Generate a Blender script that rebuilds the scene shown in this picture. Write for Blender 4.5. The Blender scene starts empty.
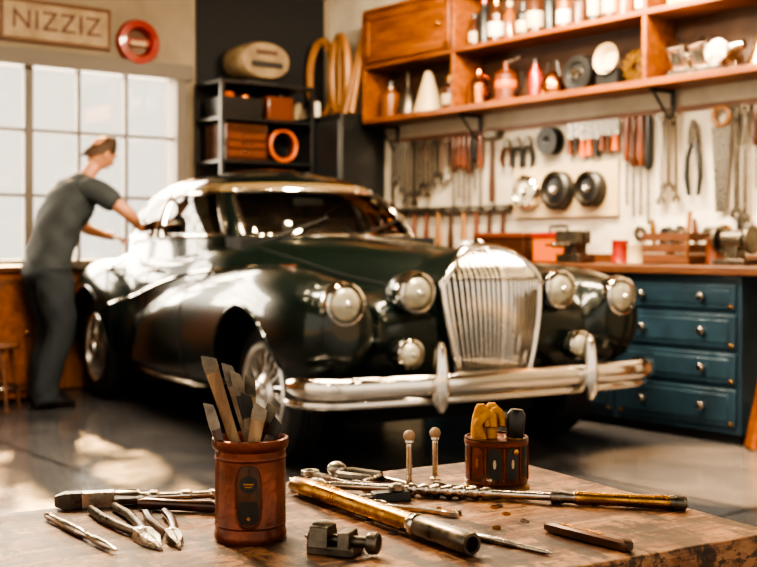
import bpy,bmesh,math,random
from mathutils import Vector,Matrix,Euler
from mathutils.bvhtree import BVHTree
random.seed(7)
S=bpy.context.scene
COL=S.collection
pi=math.pi
# ---------------------------------------------------------------- materials
def mat(name,col,rough=.5,metal=0.,coat=0.,col2=None,nscale=8.,bump=0.,bscale=40.,emit=None,estr=0.,spec=.5,stretch=None,lo=.35,hi=.65,rvar=0.,crough=.04):
    m=bpy.data.materials.new(name);m.use_nodes=True
    nt=m.node_tree;b=nt.nodes['Principled BSDF']
    b.inputs['Base Color'].default_value=(*col,1)
    b.inputs['Roughness'].default_value=rough
    b.inputs['Metallic'].default_value=metal
    b.inputs['Coat Weight'].default_value=coat
    b.inputs['Coat Roughness'].default_value=crough
    b.inputs['Specular IOR Level'].default_value=spec
    if emit:
        b.inputs['Emission Color'].default_value=(*emit,1);b.inputs['Emission Strength'].default_value=estr
    tc=None
    if col2 or bump or rvar:
        tc=nt.nodes.new('ShaderNodeTexCoord');mp=nt.nodes.new('ShaderNodeMapping')
        nt.links.new(tc.outputs['Object'],mp.inputs['Vector'])
        if stretch: mp.inputs['Scale'].default_value=stretch
    if col2 or rvar:
        n=nt.nodes.new('ShaderNodeTexNoise');n.inputs['Scale'].default_value=nscale;n.inputs['Detail'].default_value=6;n.inputs['Roughness'].default_value=.65
        nt.links.new(mp.outputs['Vector'],n.inputs['Vector'])
        r=nt.nodes.new('ShaderNodeValToRGB');r.color_ramp.elements[0].position=lo;r.color_ramp.elements[1].position=hi
        c2=col2 or col
        r.color_ramp.elements[0].color=(*col,1);r.color_ramp.elements[1].color=(*c2,1)
        nt.links.new(n.outputs['Fac'],r.inputs['Fac']);nt.links.new(r.outputs['Color'],b.inputs['Base Color'])
        if rvar:
            mr=nt.nodes.new('ShaderNodeMapRange');mr.inputs['From Min'].default_value=.3;mr.inputs['From Max'].default_value=.7
            mr.inputs['To Min'].default_value=max(0,rough-rvar);mr.inputs['To Max'].default_value=min(1,rough+rvar)
            nt.links.new(n.outputs['Fac'],mr.inputs['Value']);nt.links.new(mr.outputs['Result'],b.inputs['Roughness'])
    if bump:
        n2=nt.nodes.new('ShaderNodeTexNoise');n2.inputs['Scale'].default_value=bscale;n2.inputs['Detail'].default_value=5
        nt.links.new(mp.outputs['Vector'],n2.inputs['Vector'])
        bp=nt.nodes.new('ShaderNodeBump');bp.inputs['Strength'].default_value=bump;bp.inputs['Distance'].default_value=.01
        nt.links.new(n2.outputs['Fac'],bp.inputs['Height']);nt.links.new(bp.outputs['Normal'],b.inputs['Normal'])
    return m
def glassmat(name,tint=(.85,.9,.88),refl=.16):
    m=bpy.data.materials.new(name);m.use_nodes=True;nt=m.node_tree
    for n in list(nt.nodes):
        if n.type!='OUTPUT_MATERIAL': nt.nodes.remove(n)
    out=[n for n in nt.nodes if n.type=='OUTPUT_MATERIAL'][0]
    t=nt.nodes.new('ShaderNodeBsdfTransparent');t.inputs[0].default_value=(*tint,1)
    g=nt.nodes.new('ShaderNodeBsdfGlossy');g.inputs['Roughness'].default_value=.02
    fr=nt.nodes.new('ShaderNodeLayerWeight');fr.inputs['Blend'].default_value=.25
    ad=nt.nodes.new('ShaderNodeMath');ad.operation='MAXIMUM';ad.inputs[1].default_value=refl
    nt.links.new(fr.outputs['Fresnel'],ad.inputs[0])
    mx=nt.nodes.new('ShaderNodeMixShader');nt.links.new(ad.outputs[0],mx.inputs[0]);nt.links.new(t.outputs[0],mx.inputs[1]);nt.links.new(g.outputs[0],mx.inputs[2])
    nt.links.new(mx.outputs[0],out.inputs[0]);return m
PAINT=mat('car_paint',(.0020,.0070,.0048),.30,0,.85,spec=.25,crough=.07)
ROOFP=mat('roof_paint',(.003,.006,.005),.2,0,.9,spec=.3)
ROOFSHEEN=mat('roof_sheen',(.20,.14,.07),.25,.3,.6)  # tan reflection on the roof front, put into the base colour
CHROME=mat('chrome',(.80,.74,.66),.09,1)
CHROMEW=mat('chrome_worn',(.74,.67,.57),.22,1,col2=(.42,.36,.29),nscale=30,rvar=.1)
STEEL=mat('steel',(.50,.45,.39),.28,1,col2=(.20,.175,.145),nscale=40,rvar=.12)
DSTEEL=mat('dark_steel',(.08,.070,.058),.35,.9,col2=(.18,.15,.115),nscale=50,rvar=.12)
BLACK=mat('black_plastic',(.010,.010,.010),.35)
RUBBER=mat('rubber',(.012,.012,.013),.62,bump=.1,bscale=80)
BRASS=mat('brass',(.56,.29,.07),.28,1,col2=(.22,.11,.03),nscale=35,rvar=.12)
LENS=mat('headlight_lens',(.46,.43,.33),.12,.35,1.,bump=.3,bscale=60,stretch=(1,1,.1))
DARK=mat('dark_gap',(.003,.003,.003),.8)
LEATHER=mat('tan_leather',(.05,.022,.012),.45)
WOODO=mat('shelf_wood',(.25,.078,.015),.38,col2=(.12,.034,.008),nscale=4,stretch=(1,6,6),bump=.1)
WOODB=mat('bench_wood',(.15,.056,.022),.42,col2=(.065,.024,.010),nscale=6,stretch=(1,8,8))
WOODL=mat('light_wood',(.38,.17,.05),.45,col2=(.20,.085,.025),nscale=10,stretch=(1,1,.2))
BLUE=mat('blue_enamel',(.030,.066,.098),.40,.1,.2,col2=(.016,.037,.056),nscale=5,bump=.05,rvar=.1)
WHITEP=mat('white_paint',(.60,.55,.46),.5)
CREAM=mat('cream',(.46,.35,.21),.45)
RED=mat('red_paint',(.24,.014,.007),.35,0,.4)
ORANGE=mat('orange_paint',(.48,.10,.010),.4)
YELLOW=mat('yellow_paint',(.60,.30,.03),.45)
TERRA=mat('brown_lacquer',(.12,.030,.009),.35,0,.4)
AMBER=mat('amber_glass',(.17,.055,.012),.2,0,.6)
COPPER=mat('copper',(.50,.18,.065),.25,1,col2=(.22,.08,.03),nscale=20)
RUST=mat('rusty_tin',(.21,.05,.018),.36,.55,.15,col2=(.075,.018,.009),nscale=26,bump=.12,bscale=120,rvar=.14,lo=.3,hi=.7)
DBROWN=mat('dark_brown_enamel',(.040,.015,.008),.28,.3,.4,col2=(.085,.03,.012),nscale=30)
GLASSW=glassmat('window_glass',(.97,.97,.97),.05)
GLASSC=glassmat('car_glass',(.85,.87,.82),.17)
SKIN=mat('skin',(.42,.19,.10),.5)
HAIR=mat('hair',(.05,.025,.012),.7)
SHIRT=mat('shirt_cloth',(.034,.040,.043),.9,bump=.4,bscale=14)
TROUS=mat('trouser_cloth',(.020,.025,.030),.9,bump=.4,bscale=12)
BOOT=mat('boot_leather',(.015,.010,.008),.5)
CLOTH=mat('yellow_cloth',(.62,.30,.03),.8,col2=(.34,.14,.015),nscale=40)
GLINT=mat('glint_glow',(1,.9,.7),.5,emit=(1,.78,.48),estr=110)  # emitter for the added bulbs that put glints on the car
# ---------------------------------------------------------------- mesh builder
def rz(a): return Matrix.Rotation(a,4,'Z')
def rx(a): return Matrix.Rotation(a,4,'X')
def ry(a): return Matrix.Rotation(a,4,'Y')
def tr(x,y,z): return Matrix.Translation((x,y,z))
def align(p0,p1):
    p0=Vector(p0);p1=Vector(p1);d=p1-p0
    return Matrix.Translation(p0)@d.to_track_quat('Z','Y').to_matrix().to_4x4(),d.length
def finish(me,ang=38):
    bm=bmesh.new();bm.from_mesh(me)
    bmesh.ops.recalc_face_normals(bm,faces=bm.faces)
    ca=math.radians(ang)
    for f in bm.faces:f.smooth=True
    for e in bm.edges:
        if len(e.link_faces)==2:
            try:e.smooth=e.calc_face_angle()<ca
            except: pass
    bm.to_mesh(me);bm.free()
class MB:
    def __init__(s,name): s.name=name;s.v=[];s.f=[];s.fm=[];s.mats=[];s.M=Matrix.Identity(4)
    def add(s,vs,fs,m,M=None):
        if m not in s.mats:s.mats.append(m)
        k=s.mats.index(m);o=len(s.v);T=s.M@M if M is not None else s.M
        s.v+=[T@Vector(v) for v in vs]
        for f in fs: s.f.append([i+o for i in f]);s.fm.append(k)
    def box(s,c,sz,m,rot=None,M=None,taper=1.):
        x,y,z=[q/2 for q in sz];t=taper
        vs=[(-x,-y,-z),(x,-y,-z),(x,y,-z),(-x,y,-z),(-x*t,-y*t,z),(x*t,-y*t,z),(x*t,y*t,z),(-x*t,y*t,z)]
        T=tr(*c)
        if rot: T=T@Euler(rot).to_matrix().to_4x4()
        if M is not None:T=M@T
        s.add(vs,[(0,3,2,1),(4,5,6,7),(0,1,5,4),(1,2,6,5),(2,3,7,6),(3,0,4,7)],m,T)
    def lathe(s,prof,m,M=None,seg=24,closed=False):
        vs=[];fs=[];n=len(prof)
        for r,z in prof:
            for i in range(seg):
                a=2*pi*i/seg;vs.append((r*math.cos(a),r*math.sin(a),z))
        rng=n if closed else n-1
        for j in range(rng):
            for i in range(seg):
                a=j*seg+i;b=j*seg+(i+1)%seg;j2=(j+1)%n;c=j2*seg+(i+1)%seg;d=j2*seg+i
                fs.append((a,b,c,d))
        if not closed:
            if prof[0][0]>1e-6: fs.append(tuple(range(seg))[::-1])
            if prof[-1][0]>1e-6: fs.append(tuple(range((n-1)*seg,n*seg)))
        s.add(vs,fs,m,M)
    def rod(s,p0,p1,prof,m,seg=16):
        M,L=align(p0,p1)
        if isinstance(prof,(int,float)): prof=[(0,prof),(1,prof)]
        s.lathe([(r,t*L) for t,r in prof],m,M,seg)
    def loft(s,rings,m,M=None,cap=True,closed=False):
        n=len(rings[0]);vs=[p for r in rings for p in r];fs=[]
        k=len(rings)
        for j in range(k if closed else k-1):
            j2=(j+1)%k
            for i in range(n):
                fs.append((j*n+i,j*n+(i+1)%n,j2*n+(i+1)%n,j2*n+i))
        if cap and not closed:
            fs.append(tuple(range(n))[::-1]);fs.append(tuple(range((k-1)*n,k*n)))
        s.add(vs,fs,m,M)
    def tube(s,pts,rad,m,seg=8,closed=False,flat=1.,M=None):
        pts=[Vector(p) for p in pts];n=len(pts)
        if isinstance(rad,(int,float)):rad=[rad]*n
        rings=[];up=None
        for i,p in enumerate(pts):
            a=pts[(i-1)%n] if (closed or i>0) else p;b=pts[(i+1)%n] if (closed or i<n-1) else p
            t=(b-a).normalized() if (b-a).length>1e-9 else Vector((0,0,1))
            if up is None:
                up=Vector((0,0,1)) if abs(t.z)<.9 else Vector((1,0,0))
            up=(up-t*up.dot(t)).normalized();sd=t.cross(up)
            rings.append([p+(sd*math.cos(q)*flat+up*math.sin(q))*rad[i] for q in [2*pi*k/seg for k in range(seg)]])
        s.loft(rings,m,M,cap=not closed,closed=closed)
    def prism(s,pts,th,m,M=None):
        n=len(pts);vs=[(x,y,-th/2) for x,y in pts]+[(x,y,th/2) for x,y in pts]
        fs=[tuple(range(n))[::-1],tuple(range(n,2*n))]+[(i,(i+1)%n,n+(i+1)%n,n+i) for i in range(n)]
        s.add(vs,fs,m,M)
    def grid(s,P,m,M=None):
        nu=len(P);nv=len(P[0]);vs=[p for r in P for p in r];fs=[]
        for i in range(nu-1):
            for j in range(nv-1):fs.append((i*nv+j,(i+1)*nv+j,(i+1)*nv+j+1,i*nv+j+1))
        s.add(vs,fs,m,M)
    def sphere(s,c,r,m,sc=(1,1,1),seg=16,M=None):
        pr=[(r*math.sin(pi*i/10),-r*math.cos(pi*i/10)) for i in range(11)]
        pr[0]=(0.00001,-r);pr[-1]=(0.00001,r)
        T=tr(*c)@Matrix.Diagonal((*sc,1))
        if M is not None:T=M@T
        s.lathe(pr,m,T,seg)
    def build(s,parent=None,W=None,bevel=0,ang=38):
        me=bpy.data.meshes.new(s.name)
        me.from_pydata([tuple(v) for v in s.v],[],s.f)
        for m in s.mats:me.materials.append(m)
        me.polygons.foreach_set('material_index',s.fm)
        finish(me,ang)
        o=bpy.data.objects.new(s.name,me);COL.objects.link(o)
        if parent:o.parent=parent
        if W is not None:o.matrix_world=W
        if bevel:
            b=o.modifiers.new('bevel','BEVEL');b.width=bevel;b.segments=2;b.limit_method='ANGLE';b.angle_limit=math.radians(50)
        return o
def empty(name,W=Matrix.Identity(4)):
    e=bpy.data.objects.new(name,None);COL.objects.link(e);e.matrix_world=W;e.empty_display_size=.1;return e
def crom(st,n):
    out=[];k=len(st)
    for i in range(k-1):
        p0=st[max(i-1,0)];p1=st[i];p2=st[i+1];p3=st[min(i+2,k-1)]
        for j in range(n):
            t=j/n;out.append(tuple(.5*((2*b)+(-a+c)*t+(2*a-5*b+4*c-d)*t*t+(-a+3*b-3*c+d)*t**3) for a,b,c,d in zip(p0,p1,p2,p3)))
    out.append(tuple(st[-1]));return out
# ================================================================ ROOM
KR=tr(-.44,10.53,0)@rz(math.radians(-52))     # room frame: x along right wall, -y into the room
WALLB=mat('plaster_beige',(.27,.215,.155),.85,col2=(.20,.16,.115),nscale=2,bump=.1)
WALLW=mat('plaster_white',(.56,.50,.41),.8,col2=(.42,.36,.285),nscale=2.5,bump=.08)
CEIL=mat('ceiling_boards',(.08,.062,.045),.8,col2=(.045,.035,.025),nscale=3,stretch=(1,8,1))
def floor_mat():
    m=mat('concrete_floor',(.120,.112,.108),.17,col2=(.055,.055,.060),nscale=1.6,bump=.05,bscale=30,rvar=.09)
    nt=m.node_tree;b=nt.nodes['Principled BSDF']
    br=nt.nodes.new('ShaderNodeTexBrick');br.offset=0;br.inputs['Scale'].default_value=1
    br.inputs['Brick Width'].default_value=1.9;br.inputs['Row Height'].default_value=1.9;br.inputs['Mortar Size'].default_value=.012
    br.inputs['Color1'].default_value=(1,1,1,1);br.inputs['Color2'].default_value=(.86,.88,.92,1);br.inputs['Mortar'].default_value=(.25,.25,.25,1)
    tc=[n for n in nt.nodes if n.type=='TEX_COORD'][0];nt.links.new(tc.outputs['Object'],br.inputs['Vector'])
    src=b.inputs['Base Color'].links[0].from_socket
    mx=nt.nodes.new('ShaderNodeMix');mx.data_type='RGBA';mx.blend_type='MULTIPLY';mx.inputs[0].default_value=1
    nt.links.new(src,mx.inputs[6]);nt.links.new(br.outputs['Color'],mx.inputs[7]);nt.links.new(mx.outputs[2],b.inputs['Base Color'])
    return m
b=MB('floor');b.box((5.3,-3.7,-.05),(11,7.8,.1),floor_mat());b.build(W=KR)
b=MB('outside_ground');b.box((0,0,-.16),(80,80,.1),mat('pale_paving',(.55,.50,.43),.9));b.build(W=KR)
b=MB('ceiling');b.box((5.3,-3.7,3.5),(11,7.8,.1),CEIL);b.build(W=KR)
b=MB('wall_right');b.box((5.35,.1,1.725),(11.1,.2,3.45),WALLW);b.build(W=KR)
s0,s1,z0,z1=1.55,4.9,1.0,2.5
b=MB('wall_window')
b.box((-.1,-s0/2,1.725),(.2,s0,3.45),WALLB)
b.box((-.1,-(s1+7.6)/2,1.725),(.2,7.6-s1,3.45),WALLB)
b.box((-.1,-(s0+s1)/2,z0/2),(.2,s1-s0,z0),WALLB)
b.box((-.1,-(s0+s1)/2,(z1+3.45)/2),(.2,s1-s0,3.45-z1),WALLB)
b.build(W=KR)
FRM=mat('window_frame_paint',(.13,.11,.09),.5)
b=MB('window_1')
b.box((.0,-(s0+s1)/2,z1+.05),(.12,s1-s0+.2,.13),FRM);b.box((.03,-(s0+s1)/2,z0-.03),(.2,s1-s0+.2,.07),FRM)
b.box((.0,-s0,(z0+z1)/2),(.10,.09,z1-z0),FRM);b.box((.0,-s1,(z0+z1)/2),(.10,.09,z1-z0),FRM)
y=2.01
while y<4.8:
    b.box((-.05,-y,(z0+z1)/2),(.05,.07 if abs(y-2.82)<.05 else .028,z1-z0),FRM);y+=.405
for z in (1.5,2.0):b.box((-.05,-(s0+s1)/2,z),(.045,s1-s0,.028),FRM)
b.box((-.055,-(s0+s1)/2,(z0+z1)/2),(.006,s1-s0,z1-z0),GLASSW)
b.build(W=KR,bevel=.004)
b=MB('wall_left')
b.box((1.2,-7.7,1.725),(2.6,.2,3.45),WALLB);b.box((6.5,-7.7,3.2),(8,.2,.5),WALLB);b.box((10.65,-7.7,1.725),(.3,.2,3.45),WALLB)
b.build(W=KR)
b=MB('baseboard_right');b.box((5.4,-.01,.06),(10.9,.02,.12),FRM);b.build(W=KR)
b=MB('wainscot_window_wall');b.box((.02,-4.5,.46),(.03,5.9,.9),mat('wainscot_wood',(.42,.17,.06),.5,col2=(.25,.09,.03),nscale=5,stretch=(1,8,1)))
for i in range(23): b.box((.038,-1.65-i*.25,.46),(.012,.015,.9),WOODB)
b.build(W=KR)
# ---- sign with lettering
b=MB('wall_sign');b.box((.02,-2.62,2.83),(.03,.84,.27),mat('sign_cream',(.36,.27,.17),.6,col2=(.24,.17,.10),nscale=8),None);
b.box((.015,-2.62,2.83),(.03,.90,.33),WOODB);sg=b.build(W=KR,bevel=.006)
cu=bpy.data.curves.new('sign_lettering','FONT');cu.body='NIZZIZ';cu.size=.21;cu.extrude=.003;cu.align_x='CENTER';cu.align_y='CENTER';cu.space_character=1.1
cu.materials.append(mat('sign_ink',(.10,.04,.03),.6))
to=bpy.data.objects.new('sign_lettering',cu);COL.objects.link(to);to.parent=sg
to.matrix_parent_inverse=Matrix.Identity(4);to.matrix_local=tr(.04,-2.62,2.83)@rz(pi/2)@rx(pi/2)
b=MB('red_ring_gauge')
M=KR@tr(.0,-1.94,2.76)@ry(pi/2)
b.lathe([(.105,0),(.17,0),(.185,.03),(.175,.07),(.12,.075),(.105,.05)],RED,None,36,closed=True)
b.lathe([(.0001,.0),(.105,.0),(.105,.012),(.0001,.012)],DBROWN,None,24);b.box((.0,.0,.03),(.05,.20,.03),RED)
b.box((.01,.0,.048),(.03,.13,.006),CREAM)
b.build(W=M)
# ================================================================ SHELVES + BENCH
b=MB('cubby_shelf')
A0,A1=.90,5.3;D=.30;ZB,ZM,ZT=2.15,2.60,3.06
L=A1-A0;mx=(A0+A1)/2
for z,t in((ZB,.045),(ZM,.035),(ZT,.035)): b.box((mx,-D/2-.012,z),(L,D,t),WOODO)
for a in (A0,2.02,3.85,A1): b.box((a,-D/2-.012,(ZB+ZT)/2),(.035,D-.004,ZT-ZB),WOODO)
b.box((mx,-.012,(ZB+ZT)/2),(L,.012,ZT-ZB),mat('shelf_back',(.07,.032,.017),.6,col2=(.04,.018,.010),nscale=5))
b.box((1.46,-D-.004,(ZM+ZT)/2),(1.06,.016,ZT-ZM-.05),WOODO)
for z in(ZM+.06,ZT-.06): b.box((1.46,-D-.016,z),(1.06,.012,.06),WOODO)
for a in(.96,1.96): b.box((a,-D-.016,(ZM+ZT)/2),(.06,.012,ZT-ZM-.05),WOODO)
b.sphere((1.88,-D-.03,(ZM+ZT)/2),.02,BRASS)
for a in (1.0,2.02,3.85,5.1):
    b.box((a,-.02,ZB-.13),(.025,.02,.24),BLACK);b.box((a,-.13,ZB-.035),(.025,.24,.02),BLACK);b.tube([(a,-.02,ZB-.24),(a,-.12,ZB-.15),(a,-.22,ZB-.04)],.01,BLACK,6)
b.build(W=KR,bevel=.004)
def jar(b,x,y,z,r,h,m,cap=None,lab=None):
    b.lathe([(.0001,0),(r,0),(r,h*.65),(r*.45,h*.78),(r*.42,h*.9),(.0001,h*.9)],m,tr(x,y,z),16)
    if cap: b.lathe([(.0001,0),(r*.5,0),(r*.5,h*.12),(.0001,h*.12)],cap,tr(x,y,z+h*.88),14)
    if lab: b.lathe([(r*1.0,h*.15),(r*1.02,h*.16),(r*1.02,h*.45),(r,h*.46)],lab,tr(x,y,z),16)
b=MB('bottle_row')
ms=[DBROWN,BLACK,DBROWN,AMBER,BLACK,DBROWN,BLACK,AMBER]
for i,a in enumerate([2.14,2.25,2.38,2.52,2.66,2.78,2.92,3.06,3.20,3.33,3.47,3.60,3.74]):
    jar(b,a,-.19,ZM+.018,.045+.010*(i%3),.25+.035*((i*3)%4),ms[i%8],[BLACK,RED,BRASS,CREAM][i%4],[CREAM,None,WHITEP,None,CREAM][i%5])
    if i%2==0: b.lathe([(.0001,0),(.04,0),(.04,.13),(.0001,.13)],[COPPER,RED,STEEL][i%3],tr(a+.06,-.08,ZM+.018),12)
b.build(W=KR)
b=MB('yellow_storage_box');b.box((4.35,-.17,ZM+.1),(.7,.2,.16),YELLOW);b.box((4.35,-.17,ZM+.19),(.72,.22,.03),ORANGE);b.build(W=KR,bevel=.006)
b=MB('conical_lampshade');b.lathe([(.13,0),(.12,.03),(.05,.26),(.03,.33),(.0001,.34)],CREAM,tr(1.58,-.17,ZB+.023));b.build(W=KR)
b=MB('oil_can');b.lathe([(.0001,0),(.08,0),(.08,.12),(.03,.2),(.012,.24),(.006,.36),(.0001,.36)],DSTEEL,tr(1.32,-.17,ZB+.023));b.tube([(1.40,-.17,ZB+.05),(1.46,-.17,ZB+.1),(1.40,-.17,ZB+.15)],.008,DSTEEL,6);b.build(W=KR)
b=MB('amber_jar');jar(b,1.1,-.17,ZB+.023,.08,.3,AMBER,BLACK);b.build(W=KR)
b=MB('amber_jar');jar(b,1.84,-.17,ZB+.023,.07,.26,DBROWN,BRASS,CREAM);b.build(W=KR)
b=MB('grease_pump')
b.lathe([(.0001,0),(.12,0),(.12,.02),(.08,.03),(.08,.20),(.09,.21),(.05,.23),(.02,.24),(.02,.30),(.0001,.30)],TERRA,tr(2.46,-.17,ZB+.023));b.rod((2.46,-.17,ZB+.31),(2.62,-.17,ZB+.34),.012,STEEL);b.tube([(2.54,-.17,ZB+.08),(2.62,-.17,ZB+.12),(2.63,-.17,ZB+.22)],.012,BLACK,8)
b.lathe([(.081,.1),(.084,.105),(.084,.15),(.081,.155)],ORANGE,tr(2.46,-.17,ZB+.023));b.build(W=KR)
b=MB('oil_jug');b.lathe([(.0001,0),(.09,0),(.09,.16),(.04,.22),(.035,.27),(.05,.28),(.0001,.24)],COPPER,tr(2.17,-.17,ZB+.023));b.tube([(2.22,-.17,ZB+.26),(2.32,-.17,ZB+.20),(2.26,-.17,ZB+.1)],.01,COPPER,8);b.build(W=KR)
b=MB('spray_bottle');jar(b,2.76,-.17,ZB+.023,.045,.28,RED,BLACK);b.build(W=KR)
b=MB('copper_kettle');b.lathe([(.0001,0),(.09,0),(.10,.05),(.07,.14),(.03,.17),(.0001,.18)],COPPER,tr(2.93,-.17,ZB+.023));b.tube([(2.86,-.17,ZB+.14),(2.89,-.17,ZB+.26),(2.97,-.17,ZB+.26),(3.0,-.17,ZB+.14)],.009,BLACK,6);b.build(W=KR)
b=MB('film_reel');
M=tr(3.18,-.17,ZB+.150)@rx(pi/2)
b.lathe([(.0001,-.03),(.125,-.03),(.125,.03),(.08,.035),(.07,.02),(.0001,.02)],BLACK,M);b.lathe([(.0001,.02),(.04,.02),(.03,.05),(.0001,.05)],CHROME,M);b.build(W=KR)
b=MB('camera_flash');b.lathe([(.0001,0),(.05,0),(.10,.08),(.105,.085),(.06,.02),(.0001,.015)],CREAM,tr(3.44,-.12,ZB+.21)@rx(1.45));b.box((3.44,-.13,ZB+.085),(.18,.12,.12),BLACK);b.build(W=KR)
b=MB('brass_gear');
M=tr(3.68,-.17,ZB+.135)@rx(pi/2)
b.lathe([(.03,-.02),(.095,-.02),(.095,.02),(.03,.02)],BRASS,M,28,closed=True)
for k in range(14): b.box((.10*math.cos(k*pi/7),.10*math.sin(k*pi/7),0),(.025,.02,.036),BRASS,rot=(0,0,k*pi/7),M=M)
b.build(W=KR)
b=MB('carburettor')
for q in(4.03,4.20,4.38):
    b.lathe([(.0001,-.06),(.07,-.06),(.075,0),(.06,.10),(.08,.13),(.0001,.13)],CHROMEW,tr(q,-.17,ZB+.11)@rx(.5 if q<4.3 else 1.4),18)
b.rod((3.96,-.18,ZB+.14),(4.5,-.18,ZB+.17),.03,CHROMEW);b.box((4.22,-.16,ZB+.045),(.5,.14,.045),CHROMEW);b.build(W=KR,bevel=.003)
b=MB('brass_bell');b.lathe([(.11,0),(.10,.03),(.07,.12),(.05,.17),(.0001,.19)],BRASS,tr(4.64,-.17,ZB+.03)@ry(.0));b.sphere((4.64,-.17,ZB+.25),.045,COPPER);b.build(W=KR)
b=MB('copper_pot');b.lathe([(.0001,0),(.08,0),(.12,.08),(.10,.18),(.11,.2),(.09,.2),(.0001,.05)],COPPER,tr(4.92,-.17,ZB+.023));b.build(W=KR)
def wrench(b,M,L,m,w=.022):
    b.box((0,0,-L/2),(w,.012,L*.86),m,M=M)
    R=w*1.1
    b.lathe([(R*.55,-.008),(R*1.2,-.008),(R*1.2,.008),(R*.55,.008)],m,M@tr(0,0,-R)@rx(pi/2),14,closed=True)
    k=w*1.35
    b.prism([(-k*.5,k),(k*.5,k),(k,.2*k),(k*.85,-k),(k*.35,-k),(k*.35,-.1*k),(-k*.35,-.1*k),(-k*.35,-k),(-k*.85,-k),(-k,.2*k)],.014,m,M@tr(0,0,-L+k)@rx(pi/2))
def driver(b,M,L,h,m):
    hl=L*.5
    b.lathe([(.0001,0),(.016,-.004),(.021,-.03),(.018,-hl*.5),(.021,-hl*.8),(.012,-hl),(.0001,-hl)],h,M,10)
    b.lathe([(.007,-hl),(.007,-L),(.0001,-L)],m,M,8)
def pliers(b,M,L,h,m):
    for s in(-1,1):
        b.tube([(s*.008,0,-L*.32),(s*.030,0,-L*.5),(s*.036,0,-L*.75),(s*.024,0,-L)],[.010,.013,.014,.010],h,8,M=M)
    b.prism([(-.028,-L*.12),(-.02,L*.1),(-.006,L*.2),(.006,L*.2),(.02,L*.1),(.028,-L*.12)],.016,m,M@tr(0,0,-L*.22)@rx(pi/2))
def hammer(b,M,L,h,m):
    b.lathe([(.0001,0),(.012,0),(.012,-L*.4),(.019,-L*.8),(.017,-L),(.0001,-L)],h,M,10)
    b.box((0,0,-.015),(.10,.032,.044),m,M=M);b.lathe([(.0001,0),(.024,0),(.024,.03),(.0001,.03)],m,M@tr(.035,0,-.015)@ry(pi/2),14)
def scraper(b,M,L,h,m):
    b.prism([(-.018,-L*.0),(.018,0),(.026,-L*.5),(-.012,-L*.56)],.008,m,M@rx(pi/2))
    b.tube([(0,0,-L*.5),(0,0,-L)],[.014,.020],h,8,M=M)
def saw(b,M,L,h,m):
    b.prism([(-.05,-.12),(.05,-.12),(.02,-L),(-.03,-L)],.004,m,M@rx(pi/2))
    b.tube([(.04*math.cos(t),0,-.06+.06*math.sin(t)) for t in [2*pi*k/14 for k in range(14)]],.014,h,8,closed=True,M=M)
def WM(a,z,yy=-.045): return tr(a,yy,z)@Matrix.Diagonal((1.45,1.3,1,1))
HM=[DBROWN,BLACK,DBROWN,ORANGE,TERRA,BLACK,TERRA,WOODL,RED]
def hang(nm,kind,a0,a1,z,l0,l1,st,ml=None,w0=.020):
    b=MB(nm);a=a0
    while a<a1:
        h=random.choice(ml or HM);L=random.uniform(l0,l1)
        if kind=='w':wrench(b,WM(a,z),L,random.choice([CHROME,STEEL,DSTEEL,CHROMEW]),random.uniform(w0,w0+.008))
        elif kind=='d':driver(b,WM(a,z),L,h,STEEL)
        elif kind=='p':pliers(b,WM(a,z-.05),min(L,.5),h,DSTEEL)
        elif kind=='h':hammer(b,WM(a,z),L,h if h!=BLACK else WOODL,DSTEEL)
        elif kind=='k':scraper(b,WM(a,z),L,h,STEEL)
        else:saw(b,WM(a,z),L,h,STEEL)
        a+=st*random.uniform(.95,1.05)
    b.build(W=KR)
hang('wrench_set','w',.97,1.68,1.98,.30,.58,.058,None,.015)
hang('screwdriver_set','d',1.74,2.10,1.98,.42,.62,.062,[DBROWN,TERRA,BLACK])
hang('hammer_set','h',2.18,2.20,1.98,.5,.62,.17,[DBROWN])
hang('pliers_set','p',2.34,2.64,1.98,.22,.24,.110,[BLACK,DBROWN])
hang('scraper_set','k',2.98,3.44,1.98,.20,.25,.058,[DBROWN,TERRA,ORANGE,BLACK])
hang('screwdriver_set','d',3.49,3.73,1.98,.50,.75,.060,[DBROWN,BLACK,TERRA])
hang('wrench_set','w',3.78,3.94,1.98,.50,.75,.062,None,.017)
hang('pliers_set','p',4.03,4.15,1.98,.42,.5,.12,[BLACK,DBROWN])
hang('hand_saw','s',4.24,4.26,1.98,.62,.66,.12,[WOODL])
hang('wrench_set','w',4.35,4.42,1.98,.6,.75,.066,None,.018)
hang('screwdriver_set','d',4.49,4.62,1.98,.5,.7,.062,[DBROWN,BLACK])
hang('hammer_set','h',4.72,4.95,1.98,.5,.62,.17,[DBROWN,WOODL])
hang('hammer_set','h',1.1,2.3,1.42,.28,.34,.15,[DBROWN,TERRA,WOODL])
hang('screwdriver_set','d',2.46,3.38,1.30,.20,.26,.085,[ORANGE,TERRA,BLACK,WOODL]) if False else None
b=MB('tool_rail');b.box((2.95,-.01,2.0),(4.1,.016,.035),WOODB);b.build(W=KR)
b=MB('gauge_panel');b.box((2.9,-.02,1.51),(1.0,.03,.38),CREAM)
for q,r,m in((2.58,.125,CHROME),(2.88,.14,BLACK),(3.19,.125,BLACK)):
    M=tr(q,-.035,1.51)@rx(pi/2)
    b.lathe([(.0001,0),(r,0),(r,.07),(r*.88,.085),(r*.82,.05),(.0001,.05)],m,M)
    b.lathe([(r*.80,.052),(r*.84,.075),(r*.76,.08),(r*.70,.055)],CHROME if m==CHROME else DSTEEL,M,24,closed=True);b.lathe([(.0001,.06),(r*.70,.052),(r*.70,.055),(.0001,.07)],LENS if m==CHROME else BLACK,M)
    b.lathe([(.0001,.07),(r*.25,.07),(r*.2,.085),(.0001,.088)],CHROMEW,M,16)
b.build(W=KR,bevel=.003)
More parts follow.
